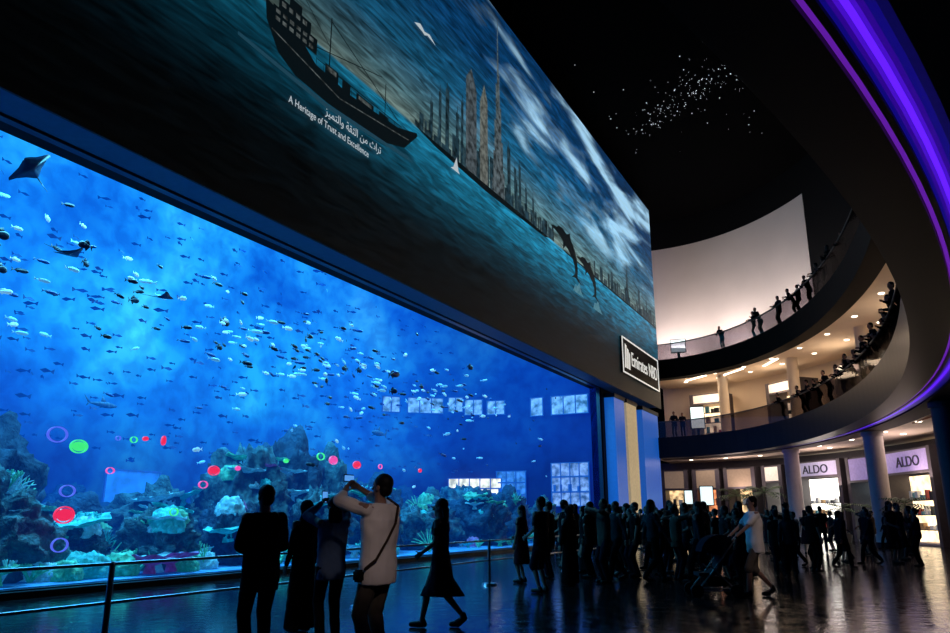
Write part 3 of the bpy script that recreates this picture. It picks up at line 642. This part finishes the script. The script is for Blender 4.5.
A0 = Vector((-11.2, 42.6)); A1 = Vector((-4.4, 37.0))
for i in range(215):
    u = random.betavariate(1.8, 1.1); w = random.gauss(0, 1.0)*(0.3+u); d = (A1-A0).normalized(); p = A0.lerp(A1, u)+Vector((-d.y, d.x))*w
    if i % 6 == 0: p = Vector((random.uniform(-12, -2.5), random.uniform(33, 46)))
    copy_thing(st, (p.x, p.y, 24.48), None, random.choice((.3, .35, .45, .6, .85)))

# ------------------------------------------------------------------ crowd barrier
br_ = empty('barrier_railing', (-7.5, 5.8, 0), label='low metal crowd barrier with posts and two rails', category='railing')
for y in (-4.65, 0.0, 4.6, 9.2, 13.8, 18.4, 23.0):
    bm = bmesh.new(); cap(bm, (0, y, 0.02), (0, y, .9), .035, .03, seg=12); bmesh.ops.create_cone(bm, cap_ends=True, segments=20, radius1=.17, radius2=.15, depth=.04, matrix=Matrix.Translation((0, y, .02))); bo('post', bm, M_steel, br_)
for z in (.9, .5):
    bm = bmesh.new(); cap(bm, (0, -8, z), (0, 23, z), .018, .018, seg=10); bo('rail', bm, M_steel, br_)

# ------------------------------------------------------------------ people
def ik(a, c, l1, l2, pole):
    a = Vector(a); c = Vector(c); v = c-a; d = v.length
    if d > (l1+l2)*.995: c = a+v.normalized()*(l1+l2)*.995; v = c-a; d = v.length
    x = (l1*l1-l2*l2+d*d)/(2*d); h = math.sqrt(max(l1*l1-x*x, 0)); u = v/d; p = Vector(pole); p = (p-u*p.dot(u)).normalized()
    return a+u*x+p*h, c
def hand(bm, w, d, nrm, side, curl=.5, fr=.0095):
    w = Vector(w); d = Vector(d).normalized(); nrm = Vector(nrm); nrm = (nrm-d*nrm.dot(d)).normalized(); s = Vector(side); s = (s-d*s.dot(d)-nrm*s.dot(nrm)).normalized()
    for o in (-.026, -.009, .009, .026): cap(bm, w+s*o*.6, w+d*.085+s*o, .015, .013, seg=8)
    for o, L in ((.033, .068), (.011, .08), (-.011, .075), (-.033, .058)):
        p = w+d*.085+s*o; dd = d
        for k, f in enumerate((.45, .32, .25)):
            ang = curl*(k+.6)*.75; dd = (d*math.cos(ang)+nrm*math.sin(ang)); q = p+dd*L*f; cap(bm, p, q, fr*(1-.1*k), fr*(.92-.1*k), seg=8); p = q
    p = w+d*.03+s*.03; dd = (d*.6+s*.75+nrm*.25).normalized(); q = p+dd*.042; cap(bm, p, q, .0125, .0105, seg=8); cap(bm, q, q+(dd+d*.8+nrm*curl*.6).normalized()*.03, .0105, .0085, seg=8)
def remesh(bm, voxel, name, m, parent, it=2, fold=0.):
    me = bpy.data.meshes.new('tmp'); bm.to_mesh(me); bm.free(); o = bpy.data.objects.new(name, me); COL.objects.link(o)
    r = o.modifiers.new('r', 'REMESH'); r.mode = 'VOXEL'; r.voxel_size = voxel; r.use_smooth_shade = True
    s = o.modifiers.new('s', 'SMOOTH'); s.factor = .5; s.iterations = it
    bpy.context.view_layer.update()
    me2 = bpy.data.meshes.new_from_object(o.evaluated_get(bpy.context.evaluated_depsgraph_get())); o.modifiers.clear(); o.data = me2; me2.name = name
    if fold:   # cloth folds
        nr = [v.normal.copy() for v in me2.vertices]
        for v, nn in zip(me2.vertices, nr):
            c = v.co; f = noise.noise(Vector((c.x*7, c.y*7, c.z*3.2)))+.6*noise.noise(Vector((c.x*16, c.y*16, c.z*9+4)))
            v.co = c+nn*fold*f
    me2.materials.clear(); me2.materials.append(m)
    for p in me2.polygons: p.use_smooth = True
    bpy.data.meshes.remove(me)
    if parent: o.parent = parent
    return o
SKIN = mat('skin', (.26, .14, .10), .6, var=.08, spec=.2); HAIRM = mat('dark_hair', (.005, .0035, .0035), .6, var=.5, scale=40, spec=.15)
def cl_(n_, c, v=.15): return mat('cloth_'+n_, c, .95, var=v, spec=.06)
C = {'black': cl_('black', (.0035, .0035, .004)), 'navy': cl_('navy', (.006, .008, .016)), 'white': cl_('white', (.72, .64, .60), .06), 'grey': cl_('grey', (.024, .024, .027)), 'jean': cl_('denim', (.007, .009, .016)),
     'blue': cl_('pale_blue', (.07, .10, .17)), 'red': cl_('maroon', (.045, .009, .012)), 'tan': cl_('tan', (.07, .052, .04)), 'teal': cl_('teal', (.007, .022, .028)), 'khaki': cl_('khaki', (.10, .08, .065))}
M_shoe = mat('shoe_leather', (.005, .004, .004), .6, spec=.2)
def person(label, lh=None, rh=None, lf=(-.1, 0, .09), rf=(.1, 0, .09), lean=0., top='black', bottom='jean', style='trousers', hair='short', yaw=0., pitch=0., sleeve=1., voxel=.013, wide=1., hcurl=.5, lpole=(-.35, -.9, -.3), rpole=(.35, -.9, -.3), face_detail=False, hn=None, fem=False, bulk=0., long_top=None):
    def S(x, z, y=0.): k = max(0, z-.9); return Vector((x, y+lean*k, z-lean*lean*k*.35))
    sw = (.185 if not fem else .165)*wide; shl, shr = S(-sw, 1.43), S(sw, 1.43)
    hipL, hipR = Vector((-.095, 0, .9)), Vector((.095, 0, .9))
    lf, rf = Vector(lf), Vector(rf)
    lh = Vector(lh) if lh else S(-.235*wide, .87, .07); rh = Vector(rh) if rh else S(.235*wide, .87, .07)
    eL, lh = ik(shl, lh, .29, .26, lpole); eR, rh = ik(shr, rh, .29, .26, rpole)
    kL, _ = ik(hipL, lf, .43, .42, (0, 1, .1)); kR, _ = ik(hipR, rf, .43, .42, (0, 1, .1))
    nk = S(0, 1.5); HM = Matrix.Translation(nk) @ Matrix.Rotation(yaw, 4, 'Z') @ Matrix.Rotation(-lean*.3+pitch, 4, 'X')
    bm = bmesh.new()
    loft(bm, [(S(0, .84), .13*wide, .09), (S(0, .93), .155*wide, .105), (S(0, 1.06), .125*wide, .09), (S(0, 1.2), .14*wide, .1), (S(0, 1.33), .165*wide, .108), (S(0, 1.42), .15*wide, .085), (S(0, 1.48), .07, .06)])
    cap(bm, S(0, 1.44), S(0, 1.56, .01), .06, .054)
    for sh, e, h, pol in ((shl, eL, lh, -1), (shr, eR, rh, 1)):
        cap(bm, S(0.1*pol, 1.41), sh, .06, .055); cap(bm, sh, e, .05, .038); cap(bm, e, h, .038, .026)
        d = h-e
        inw = Vector(hn) if hn else Vector((-pol, 0, 0))
        if hn: sd = d.cross(inw)*(-pol); sd = sd if sd.length > .001 else Vector((0, 0, 1))
        else: sd = Vector((0, 1, 0)) if abs(d.normalized().y) < .8 else Vector((0, 0, 1))
        hand(bm, h, d, inw, sd, hcurl, .0095 if voxel < .01 else .0115)
    for hp, k, f in ((hipL, kL, lf), (hipR, kR, rf)):
        cap(bm, hp, k, .08, .052); cf = k.lerp(f, .35)+Vector((0, -.012, 0)); cap(bm, k, cf, .05, .052); cap(bm, cf, f, .052, .034)
        cap(bm, f+Vector((0, -.03, -.04)), Vector((f.x, f.y+.14, .045)), .034, .028)
    sph(bm, (0, .0, .165), (.074, .092, .088), HM, 3); sph(bm, (0, .022, .09), (.058, .068, .07), HM, 3); sph(bm, (0, .066, .055), (.026, .024, .02), HM)
    cap(bm, (0, .088, .145), (0, .108, .108), .009, .014, HM); sph(bm, (0, .078, .155), (.05, .018, .012), HM)
    sph(bm, (0, .082, .078), (.024, .012, .005), HM); sph(bm, (0, .082, .068), (.02, .012, .006), HM)
    for s in (1, -1): sph(bm, (s*.076, -.005, .125), (.009, .02, .032), HM)
    root = remesh(bm, voxel, 'person', SKIN, None); tag(root, label, 'person')
    v2 = voxel*1.15
    bm = bmesh.new()
    if hair == 'scarf':
        sph(bm, (0, -.018, .16), (.094, .106, .108), HM, 3); cap(bm, (0, -.03, .1), (0, -.02, -.02), .085, .085, HM); loft(bm, [((0, -.01, -.12), .15, .1), ((0, -.015, -.03), .11, .095), ((0, -.03, .06), .09, .075)], M=HM)
        remesh(bm, v2, 'headscarf', C['black'], root)
    else:
        sph(bm, (0, -.016, .178), (.083, .094, .088), HM, 3); sph(bm, (0, -.045, .12), (.07, .058, .075), HM, 3)
        for s in (1, -1): cap(bm, (s*.07, .0, .17), (s*.072, .008, .13), .014, .01, HM)
        if hair == 'long':
            loft(bm, [((0, -.075, -.13), .07, .03), ((0, -.075, 0), .095, .04), ((0, -.06, .12), .085, .055)], M=HM)
        if hair == 'bun': sph(bm, (0, -.12, .17), (.045, .045, .045), HM)
        remesh(bm, v2, 'hair', HAIRM, root, 2, .004)
    bm = bmesh.new(); g = .018+bulk
    robe = style in ('robe', 'dress')
    zlo = long_top or (.84 if not bulk else .76)
    tr = [(S(0, z), rx*wide+g, ry+g) for z, rx, ry in ((zlo, .15, .1), (.93, .16, .108), (1.06, .135 if not bulk else .155, .095), (1.2, .145 if not bulk else .16, .102), (1.33, .168, .11), (1.42, .15, .088), (1.48, .08, .065))]
    if robe:
        zh = .06 if style == 'robe' else .42
        mid = (lf+rf)/2; sp = abs(lf.y-rf.y)/2+.14
        tr = [(Vector((mid.x, mid.y, zh)), .24, max(.19, sp if style == 'robe' else sp*.6+.08)), (Vector((mid.x*.6, mid.y*.6, (zh+.9)/2)), .21, .17)] + tr[1:]
    loft(bm, tr, seg=28)
    for sh, e, h, pol in ((shl, eL, lh, -1), (shr, eR, rh, 1)):
        cap(bm, S(0.1*pol, 1.405), sh-Vector((.012*pol, 0, .012)), .068, .062+bulk*.3); t_ = min(1., sleeve*2)
        q = sh.lerp(e, t_); cap(bm, sh-Vector((.012*pol, 0, .012)), q, .062+bulk*.4, .053+bulk*.4, balls=True)
        if sleeve > .5: t2 = (sleeve-.5)*2; cap(bm, e, e.lerp(h, t2*.95), .053+bulk*.4, .053-.014*t2+bulk*.3)
    remesh(bm, v2, 'robe' if style == 'robe' else 'dress' if style == 'dress' else 'shirt', C[top], root, 3, .013)
    if not robe:
        bm = bmesh.new(); loft(bm, [(S(0, .82), .135*wide+.012, .1), (S(0, .92), .163*wide+.01, .115), (S(0, 1.03), .14*wide+.01, .1)])
        for hp, k, f in ((hipL, kL, lf), (hipR, kR, rf)):
            cap(bm, hp, k, .098, .074)
            if style == 'trousers': cap(bm, k, k.lerp(f, .93), .074, .062)
            elif style == 'shorts': cap(bm, k, k.lerp(f, .1), .08, .08)
        remesh(bm, v2, 'shorts' if style == 'shorts' else 'trousers', C[bottom], root, 2, .01)
    for f in (lf, rf):
        bm = bmesh.new(); cap(bm, f+Vector((0, -.035, -.045)), Vector((f.x, f.y+.06, .046)), .045, .046); cap(bm, Vector((f.x, f.y+.06, .046)), Vector((f.x, f.y+.155, .04)), .046, .038); cap(bm, f+Vector((0, -.02, 0)), f+Vector((0, -.025, -.045)), .042, .045)
        remesh(bm, .01, 'shoe', M_shoe, root)
    if face_detail:
        for s in (1, -1):
            bm = bmesh.new(); sph(bm, (s*.03, .078, .135), (.012, .01, .007), HM); bo('eye', bm, mat('eye_white', (.6, .6, .6), .3), root, smooth=True)
    return root
def put(o, lat, dep, az, H, z=0.): o.location = P(lat, dep, z); o.rotation_euler = (0, 0, face(az)); o.scale = (H/1.75,)*3; return o
M_phone = mat('phone_black', (.01, .01, .012), .2); M_screen = mat('phone_screen', (.1, .2, .4), .2, emit=(.1, .35, .9), es=.9)
def phone(pr, local, rot=0., w=.075, h=.145, deep=.01):
    bpy.context.view_layer.update()
    r = empty('mobile_phone', pr.matrix_world @ Vector(local), label='black mobile phone held up to photograph the fish', category='phone'); r.rotation_euler = (0, 0, pr.rotation_euler.z)
    if rot: w, h = h, w
    bm = bmesh.new(); bmesh.ops.create_cube(bm, size=1, matrix=Matrix.Diagonal((w, deep, h, 1))); bmesh.ops.bevel(bm, geom=bm.edges[:], offset=.004, segments=2, affect='EDGES'); bo('case', bm, M_phone, r)
    box('screen', -w/2+.006, w/2-.006, -deep/2-.002, -deep/2, -h/2+.01, h/2-.01, M_screen, r)
    bm = bmesh.new(); bmesh.ops.create_cone(bm, cap_ends=True, segments=16, radius1=.01, radius2=.01, depth=.006, matrix=Matrix.Translation((w*.25, deep/2+.003, h*.35)) @ Matrix.Rotation(R(90), 4, 'X')); bo('lens', bm, M_steel, r)
    return r

pm = person('man in a white shirt raising a phone with both hands', lh=(-.085, .37, 1.64), rh=(.085, .37, 1.64), top='white', bottom='khaki', sleeve=.72, voxel=.0065, hcurl=1.2, lpole=(-.9, .2, -.3), rpole=(.9, .2, -.3), yaw=.1, pitch=.12, face_detail=True, wide=1.1, bulk=.018)
put(pm, -.93, 7.6, -55, 1.80)
phone(pm, (0, .43, 1.73), 1)
sb = empty('shoulder_bag', pm.location, label='small dark shoulder bag with thin strap across the back', category='bag'); sb.rotation_euler = pm.rotation_euler; sb.scale = pm.scale
bm = bmesh.new(); pts = [Vector((.12, .02, 1.535)), Vector((.115, -.125, 1.46)), Vector((.03, -.172, 1.3)), Vector((-.07, -.163, 1.15)), Vector((-.18, -.13, .98)), Vector((-.24, -.05, .9))]
for i in range(5): cap(bm, pts[i], pts[i+1], .012, .012, seg=8)
bo('strap', bm, cl_('strap_brown', (.04, .025, .018)), sb)
bm = bmesh.new(); bmesh.ops.create_cube(bm, size=1, matrix=Matrix.Translation((-.265, .0, .84)) @ Matrix.Diagonal((.045, .13, .11, 1))); bmesh.ops.bevel(bm, geom=bm.edges[:], offset=.02, segments=3, affect='EDGES'); bo('pouch', bm, C['black'], sb, smooth=True)
pd = person('man in a dark jacket standing with his back turned', top='black', bottom='black', wide=1.0, voxel=.008, yaw=.1, face_detail=True, bulk=.018, long_top=.72, lh=(-.1, .26, 1.1), rh=(.1, .26, 1.14), lpole=(-.6, -.8, -.4), rpole=(.6, -.8, -.4)); put(pd, -2.1, 7.75, -35, 1.70)
pw = person('woman in a pale blue blouse raising a phone towards the tank', lh=(-.06, .3, 1.68), rh=(.07, .3, 1.68), top='blue', bottom='black', sleeve=1., voxel=.008, hair='long', hcurl=1.1, lpole=(-.8, 0, -.5), rpole=(.8, 0, -.5), fem=True, face_detail=True, bulk=.01)
put(pw, -1.66, 9.1, -30, 1.62); phone(pw, (0, .36, 1.76))
ps = person('woman in a black robe and headscarf watching the fish', top='black', style='robe', hair='scarf', voxel=.01, fem=True, face_detail=True); put(ps, -2.2, 10.1, -50, 1.60)
pt = person('woman in a short dark dress walking, hand raised to her head', rh=(.13, .12, 1.60), lh=(-.2, .22, 1.0), rpole=(.9, .35, -.1), lf=(-.08, .24, .09), rf=(.08, -.3, .17), top='navy', style='dress', sleeve=.3, hair='long', voxel=.009, hcurl=1., fem=True, face_detail=True)
put(pt, -.46, 10.5, -75, 1.63)
arch = []
arch.append(person('man in a dark shirt standing and watching', top='black', bottom='jean', sleeve=.35, bulk=.008))
arch.append(person('woman in a black robe and headscarf standing', top='black', style='robe', hair='scarf', fem=True))
arch.append(person('person in a teal top walking', lf=(-.09, .25, .09), rf=(.09, -.25, .15), lh=(-.24, -.12, .9), rh=(.24, .25, .93), top='teal', bottom='black', hair='long', fem=True))
arch.append(person('man in a tan shirt taking a picture with raised arms', lh=(-.08, .38, 1.55), rh=(.08, .38, 1.55), top='tan', bottom='jean', sleeve=.35, hcurl=1.1, bulk=.008))
arch.append(person('man in a grey shirt and shorts standing', top='grey', bottom='navy', style='shorts', sleeve=.35, lh=(-.2, .2, 1.02), bulk=.008))
arch.append(person('woman in a maroon dress standing', top='red', style='dress', hair='long', sleeve=.2, fem=True, rh=(.2, .2, 1.05)))
arch.append(person('man in a navy jacket walking', lf=(-.09, -.28, .16), rf=(.09, .24, .09), lh=(-.25, .22, .93), rh=(.25, -.15, .9), top='navy', bottom='black', bulk=.015))
arch.append(person('woman in dark top with hair bun and folded arms', lh=(.06, .2, 1.18), rh=(-.06, .22, 1.14), top='navy', bottom='black', hair='bun', fem=True, lpole=(-.8, -.2, -.5), rpole=(.8, -.2, -.5)))
arch.append(person('broad man in black standing with a hand on his hip', lh=(-.2, .05, 1.0), lpole=(-1, -.2, 0), top='black', bottom='black', sleeve=.35, wide=1.15, bulk=.02))
pos = []
used = [False]*len(arch)
def crowd(k, lat, dep, az, H, lab=None):
    pos.append(P(lat, dep))
    if not used[k]: used[k] = True; o = put(arch[k], lat, dep, az, H)
    else: o = copy_thing(arch[k]); put(o, lat, dep, az, H)
    o['group'] = 'visitors standing in the hall'
    if lab: o['label'] = lab
    return o
crowd(5, 1.03, 17.3, -60, 1.64); crowd(4, 1.28, 15.1, -50, 1.77)
crowd(1, 2.0, 16.6, -40, 1.6); crowd(0, 1.75, 18.5, -60, 1.74); crowd(8, 2.75, 18.6, -60, 1.74)
pmn = person('man in a white shirt and shorts pushing a pushchair', top='white', bottom='khaki', style='shorts', sleeve=.35, lh=(-.2, .42, 1.02), rh=(.2, .42, 1.02), lf=(-.09, .22, .09), rf=(.09, -.25, .16), hcurl=1.2, hn=(0, 0, -1), voxel=.011, face_detail=True, wide=1.15, bulk=.025)
put(pmn, 5.15, 14.4, -88, 1.76); pos.append(P(5.15, 14.4))
cols = [P(0, 0)]+[E(ph, 2.0) for ph in COLS]
rnd = random.Random(8)
def tryput(b0, b1, d0, d1, num, sep=.62):
    c = 0; it = 0
    while c < num and it < 8000:
        it += 1; dep = rnd.uniform(d0, d1); b_ = rnd.uniform(b0, b1); p = P(b_*dep, dep)
        if any((p-q).length < sep for q in pos) or any((p-q).length < 1.0 for q in cols) or (p-P(4.4, 14.4)).length < 1.6 or abs(p.x+7.5) < .5 or p.x < -12.6: continue
        k = rnd.choices(range(9), (4, 4, 3, 3, 3, 3, 3, 3, 3))[0]
        crowd(k, b_*dep, dep, rnd.choice((-70, -60, -50, -90, 20, 150, -110, 80)), rnd.uniform(1.5, 1.88)); c += 1
tryput(.10, .345, 17, 22.5, 30, .75)
tryput(.09, .36, 22.5, 36, 54)
tryput(.37, .44, 18, 34, 13)
tryput(.44, .57, 20, 35, 19, .8)
la = person('visitor leaning on the gallery handrail looking down', lean=.5, lh=(-.22, .5, 1.16), rh=(.22, .5, 1.16), lf=(-.1, -.05, .09), rf=(.12, -.1, .09), top='black', bottom='black', bulk=.012)
lb = person('visitor standing at the gallery balustrade looking down', top='navy', bottom='black', lh=(-.2, .35, 1.14), rh=(.2, .35, 1.14), pitch=-.3, bulk=.012)
first = {0: True, 1: True}
def balc(k, phi, z, off=None):
    if off is None: off = .42 if k else .48
    H = 1.6+((phi*13) % 7)*.04
    src = (la, lb)[k]; p = E(phi, off, z)
    o = src if first[k] else copy_thing(src); first[k] = False
    nrm = Vector((-math.cos(R(phi))/EA, -math.sin(R(phi))/EB, 0)).normalized()
    o.location = p; o.rotation_euler = (0, 0, math.atan2(-nrm.x, nrm.y)+R((phi*37) % 50-25)); o.scale = (H/1.75,)*3; o['group'] = 'visitors on the galleries'
for k, ph, z in ((1, 86, F1), (1, 83.6, F1), (0, 53, F1), (0, 46.5, F1), (1, 44.6, F1), (0, 41, F1), (0, 37.5, F1), (0, 33, F1), (1, 31.5, F1), (0, 29.5, F1), (0, 26, F1), (1, 24.5, F1), (0, 22.6, F1), (0, 20, F1), (0, 18.3, F1), (1, 16.4, F1), (0, 13.5, F1), (1, 12, F1), (0, 10, F1), (0, 8, F1),
                 (0, 70, F2), (1, 59.5, F2), (0, 57.5, F2), (1, 51, F2), (0, 46, F2), (1, 44.2, F2), (0, 40.5, F2), (1, 37, F2), (1, 34.5, F2), (0, 31, F2), (1, 27, F2)): balc(k, ph, z)

# ------------------------------------------------------------------ pushchair
sr = empty('pushchair', P(4.35, 14.4), label='dark folding pushchair with hood pushed by a man', category='pushchair'); sr.rotation_euler = (0, 0, face(-88))
M_tube = mat('pushchair_frame', (.12, .12, .125), .4, .7)
bm = bmesh.new()
for s in (-1, 1):
    x = s*.24
    for a, b_ in (((x, -.38, 1.02), (x, .1, .42)), ((x, .1, .42), (x, .38, .12)), ((x, -.32, .12), (x, .12, .55)), ((x, -.32, .12), (x, .38, .12))): cap(bm, a, b_, .014, .014, seg=8)
cap(bm, (-.24, -.32, .12), (.24, -.32, .12), .012, .012, seg=8); cap(bm, (-.24, .38, .12), (.24, .38, .12), .012, .012, seg=8)
bo('frame', bm, M_tube, sr)
bm = bmesh.new(); cap(bm, (-.25, -.39, 1.03), (.25, -.39, 1.03), .02, .02, seg=10); bo('handle', bm, C['black'], sr)
bm = bmesh.new(); prof = [(.32, .42), (.1, .42), (-.02, .5), (-.14, .92), (-.18, .9), (-.08, .44), (.08, .36), (.32, .36)]
A = [bm.verts.new((-.21, a, b_)) for a, b_ in prof]; B = [bm.verts.new((.21, a, b_)) for a, b_ in prof]
bm.faces.new(A[::-1]); bm.faces.new(B)
for i in range(8): bm.faces.new((A[i], A[(i+1) % 8], B[(i+1) % 8], B[i]))
bo('seat', bm, C['grey'], sr)
V = []; F = []
for i in range(9):
    a = R(10+i*14)
    for x in (-.22, .22): V.append((x, -.1+.36*math.cos(a), .72+.36*math.sin(a)))
for i in range(8): F.append((2*i, 2*i+1, 2*i+3, 2*i+2))
for s in (0, 1):
    k = len(V); V.append(((-.22, .22)[s], -.1, .72)); F += [(k, 2*i+s, 2*i+2+s) for i in range(8)]
mo('hood', V, F, C['navy'], sr)
bm = bmesh.new(); bmesh.ops.create_cube(bm, size=1, matrix=Matrix.Translation((0, -.02, .27)) @ Matrix.Diagonal((.36, .4, .16, 1))); bmesh.ops.bevel(bm, geom=bm.edges[:], offset=.03, segments=2, affect='EDGES'); bo('basket', bm, C['black'], sr)
for x in (-.26, .26):
    for y in (-.32, .38):
        bm = bmesh.new(); bmesh.ops.create_cone(bm, cap_ends=True, segments=24, radius1=.115, radius2=.115, depth=.035, matrix=Matrix.Translation((x, y, .115)) @ Matrix.Rotation(R(90), 4, 'Y')); bo('wheel', bm, M_shoe, sr)

# ------------------------------------------------------------------ palms, plants, kiosk
M_leaf = mat('palm_leaf', (.03, .07, .025), .6, var=.4); M_trunk = mat('palm_trunk', (.06, .04, .03), .9, var=.4, scale=10); M_pot = mat('planter', (.05, .045, .05), .4)
def palm(loc, h, nl=12, L=1.3, lab='indoor palm in a dark round planter', nm='potted_palm'):
    r = empty(nm, loc, label=lab, category='plant')
    bm = bmesh.new(); loft(bm, [((0, 0, 0), .3, .3), ((0, 0, .45), .4, .4), ((0, 0, .5), .42, .42), ((0, 0, .48), .35, .35)], seg=24); bo('planter', bm, M_pot, r)
    bm = bmesh.new(); k = 8
    for i in range(k): cap(bm, (0.03*math.sin(i), 0, .4+(h-.4)*i/k), (.03*math.sin(i+1), 0, .4+(h-.4)*(i+1)/k), .1-.004*i, .085-.004*i, seg=8)
    bo('trunk', bm, M_trunk, r)
    for j in range(nl):
        a = j*2*math.pi/nl+(j % 2)*.2; el = .9 if j % 2 else .35; V = []; F = []; N = 10
        for i in range(N+1):
            u = i/N; rr = L*u; z = h+math.sin(el)*rr-1.0*u*u*L*.55; V.append(Vector((math.cos(a)*rr*math.cos(el*.6), math.sin(a)*rr*math.cos(el*.6), z)))
        for i in range(N):
            for s in (1, -1):
                w = .32*math.sin(math.pi*(i+.6)/(N+.8))*L; sd = Vector((-math.sin(a)*s, math.cos(a)*s, -.45)).normalized()
                k0 = len(V); V += [V[i].lerp(V[i+1], .1), V[i].lerp(V[i+1], .75), V[i].lerp(V[i+1], .9)+sd*w]; F.append((k0, k0+1, k0+2))
        mo('frond', V, F, M_leaf, r)
    return r
palm(E(69.5, 3.9), 2.9, lab='indoor palm tree in front of the bright shops', L=1.6); palm(E(76, 3.8), 2.8, lab='indoor palm tree in front of the bright shops', L=1.6)
palm(E(33, 2.6), 1.9, L=1.2, nl=14, lab='leafy potted palm beside a column'); palm(E(50, 3.2), 1.8, L=1.1, nl=14, lab='leafy potted palm beside a column'); palm(E(41, 2.8), 1.7, L=1.1, nl=14, lab='leafy potted palm in front of the shoe shop')
def kiosk(loc, rz, w, h, z, lab):
    r = empty('display_screen', loc, label=lab, category='screen'); r.rotation_euler = (0, 0, rz)
    box('housing', -w/2-.06, w/2+.06, 0, .12, z, z+h+.12, M_black, r); box('screen_panel', -w/2, w/2, -.02, 0, z+.06, z+h+.06, mat('screen_white', (.7, .8, .8), .4, emit=(.75, .95, .95), es=1.2), r)
    if z > .3: box('stand', -.1, .1, .02, .1, .04, z, M_black, r)
    box('foot', -w/2, w/2, -.1, .22, 0, .04, M_black, r)
kiosk(E(80, 1.5), R(10), .8, 1.2, 2.1, 'free-standing white lit information screen')
kiosk(E(86, 2.6), R(10), .5, .9, 2.2, 'small white lit information screen')
kiosk(E(83, 3.2, F1), R(10), .9, 1.5, .8, 'white lit poster stand on the gallery'); kiosk(E(85.5, 2.2, F2+.02), R(10), 1., .9, .8, 'white lit screen on the upper gallery')

# ------------------------------------------------------------------ world, camera
w = bpy.data.worlds.new('dim_hall'); SC.world = w; w.use_nodes = True
bg = w.node_tree.nodes['Background']; bg.inputs[0].default_value = (.3, .35, .6, 1); bg.inputs[1].default_value = .0006
cam = bpy.data.cameras.new('camera'); co = bpy.data.objects.new('camera', cam); COL.objects.link(co)
cam.sensor_width = 36; cam.lens = 750/950*36; co.location = (0, 0, 1.4); co.rotation_euler = (R(90+14.93), 0, AZ); cam.clip_end = 300
SC.camera = co
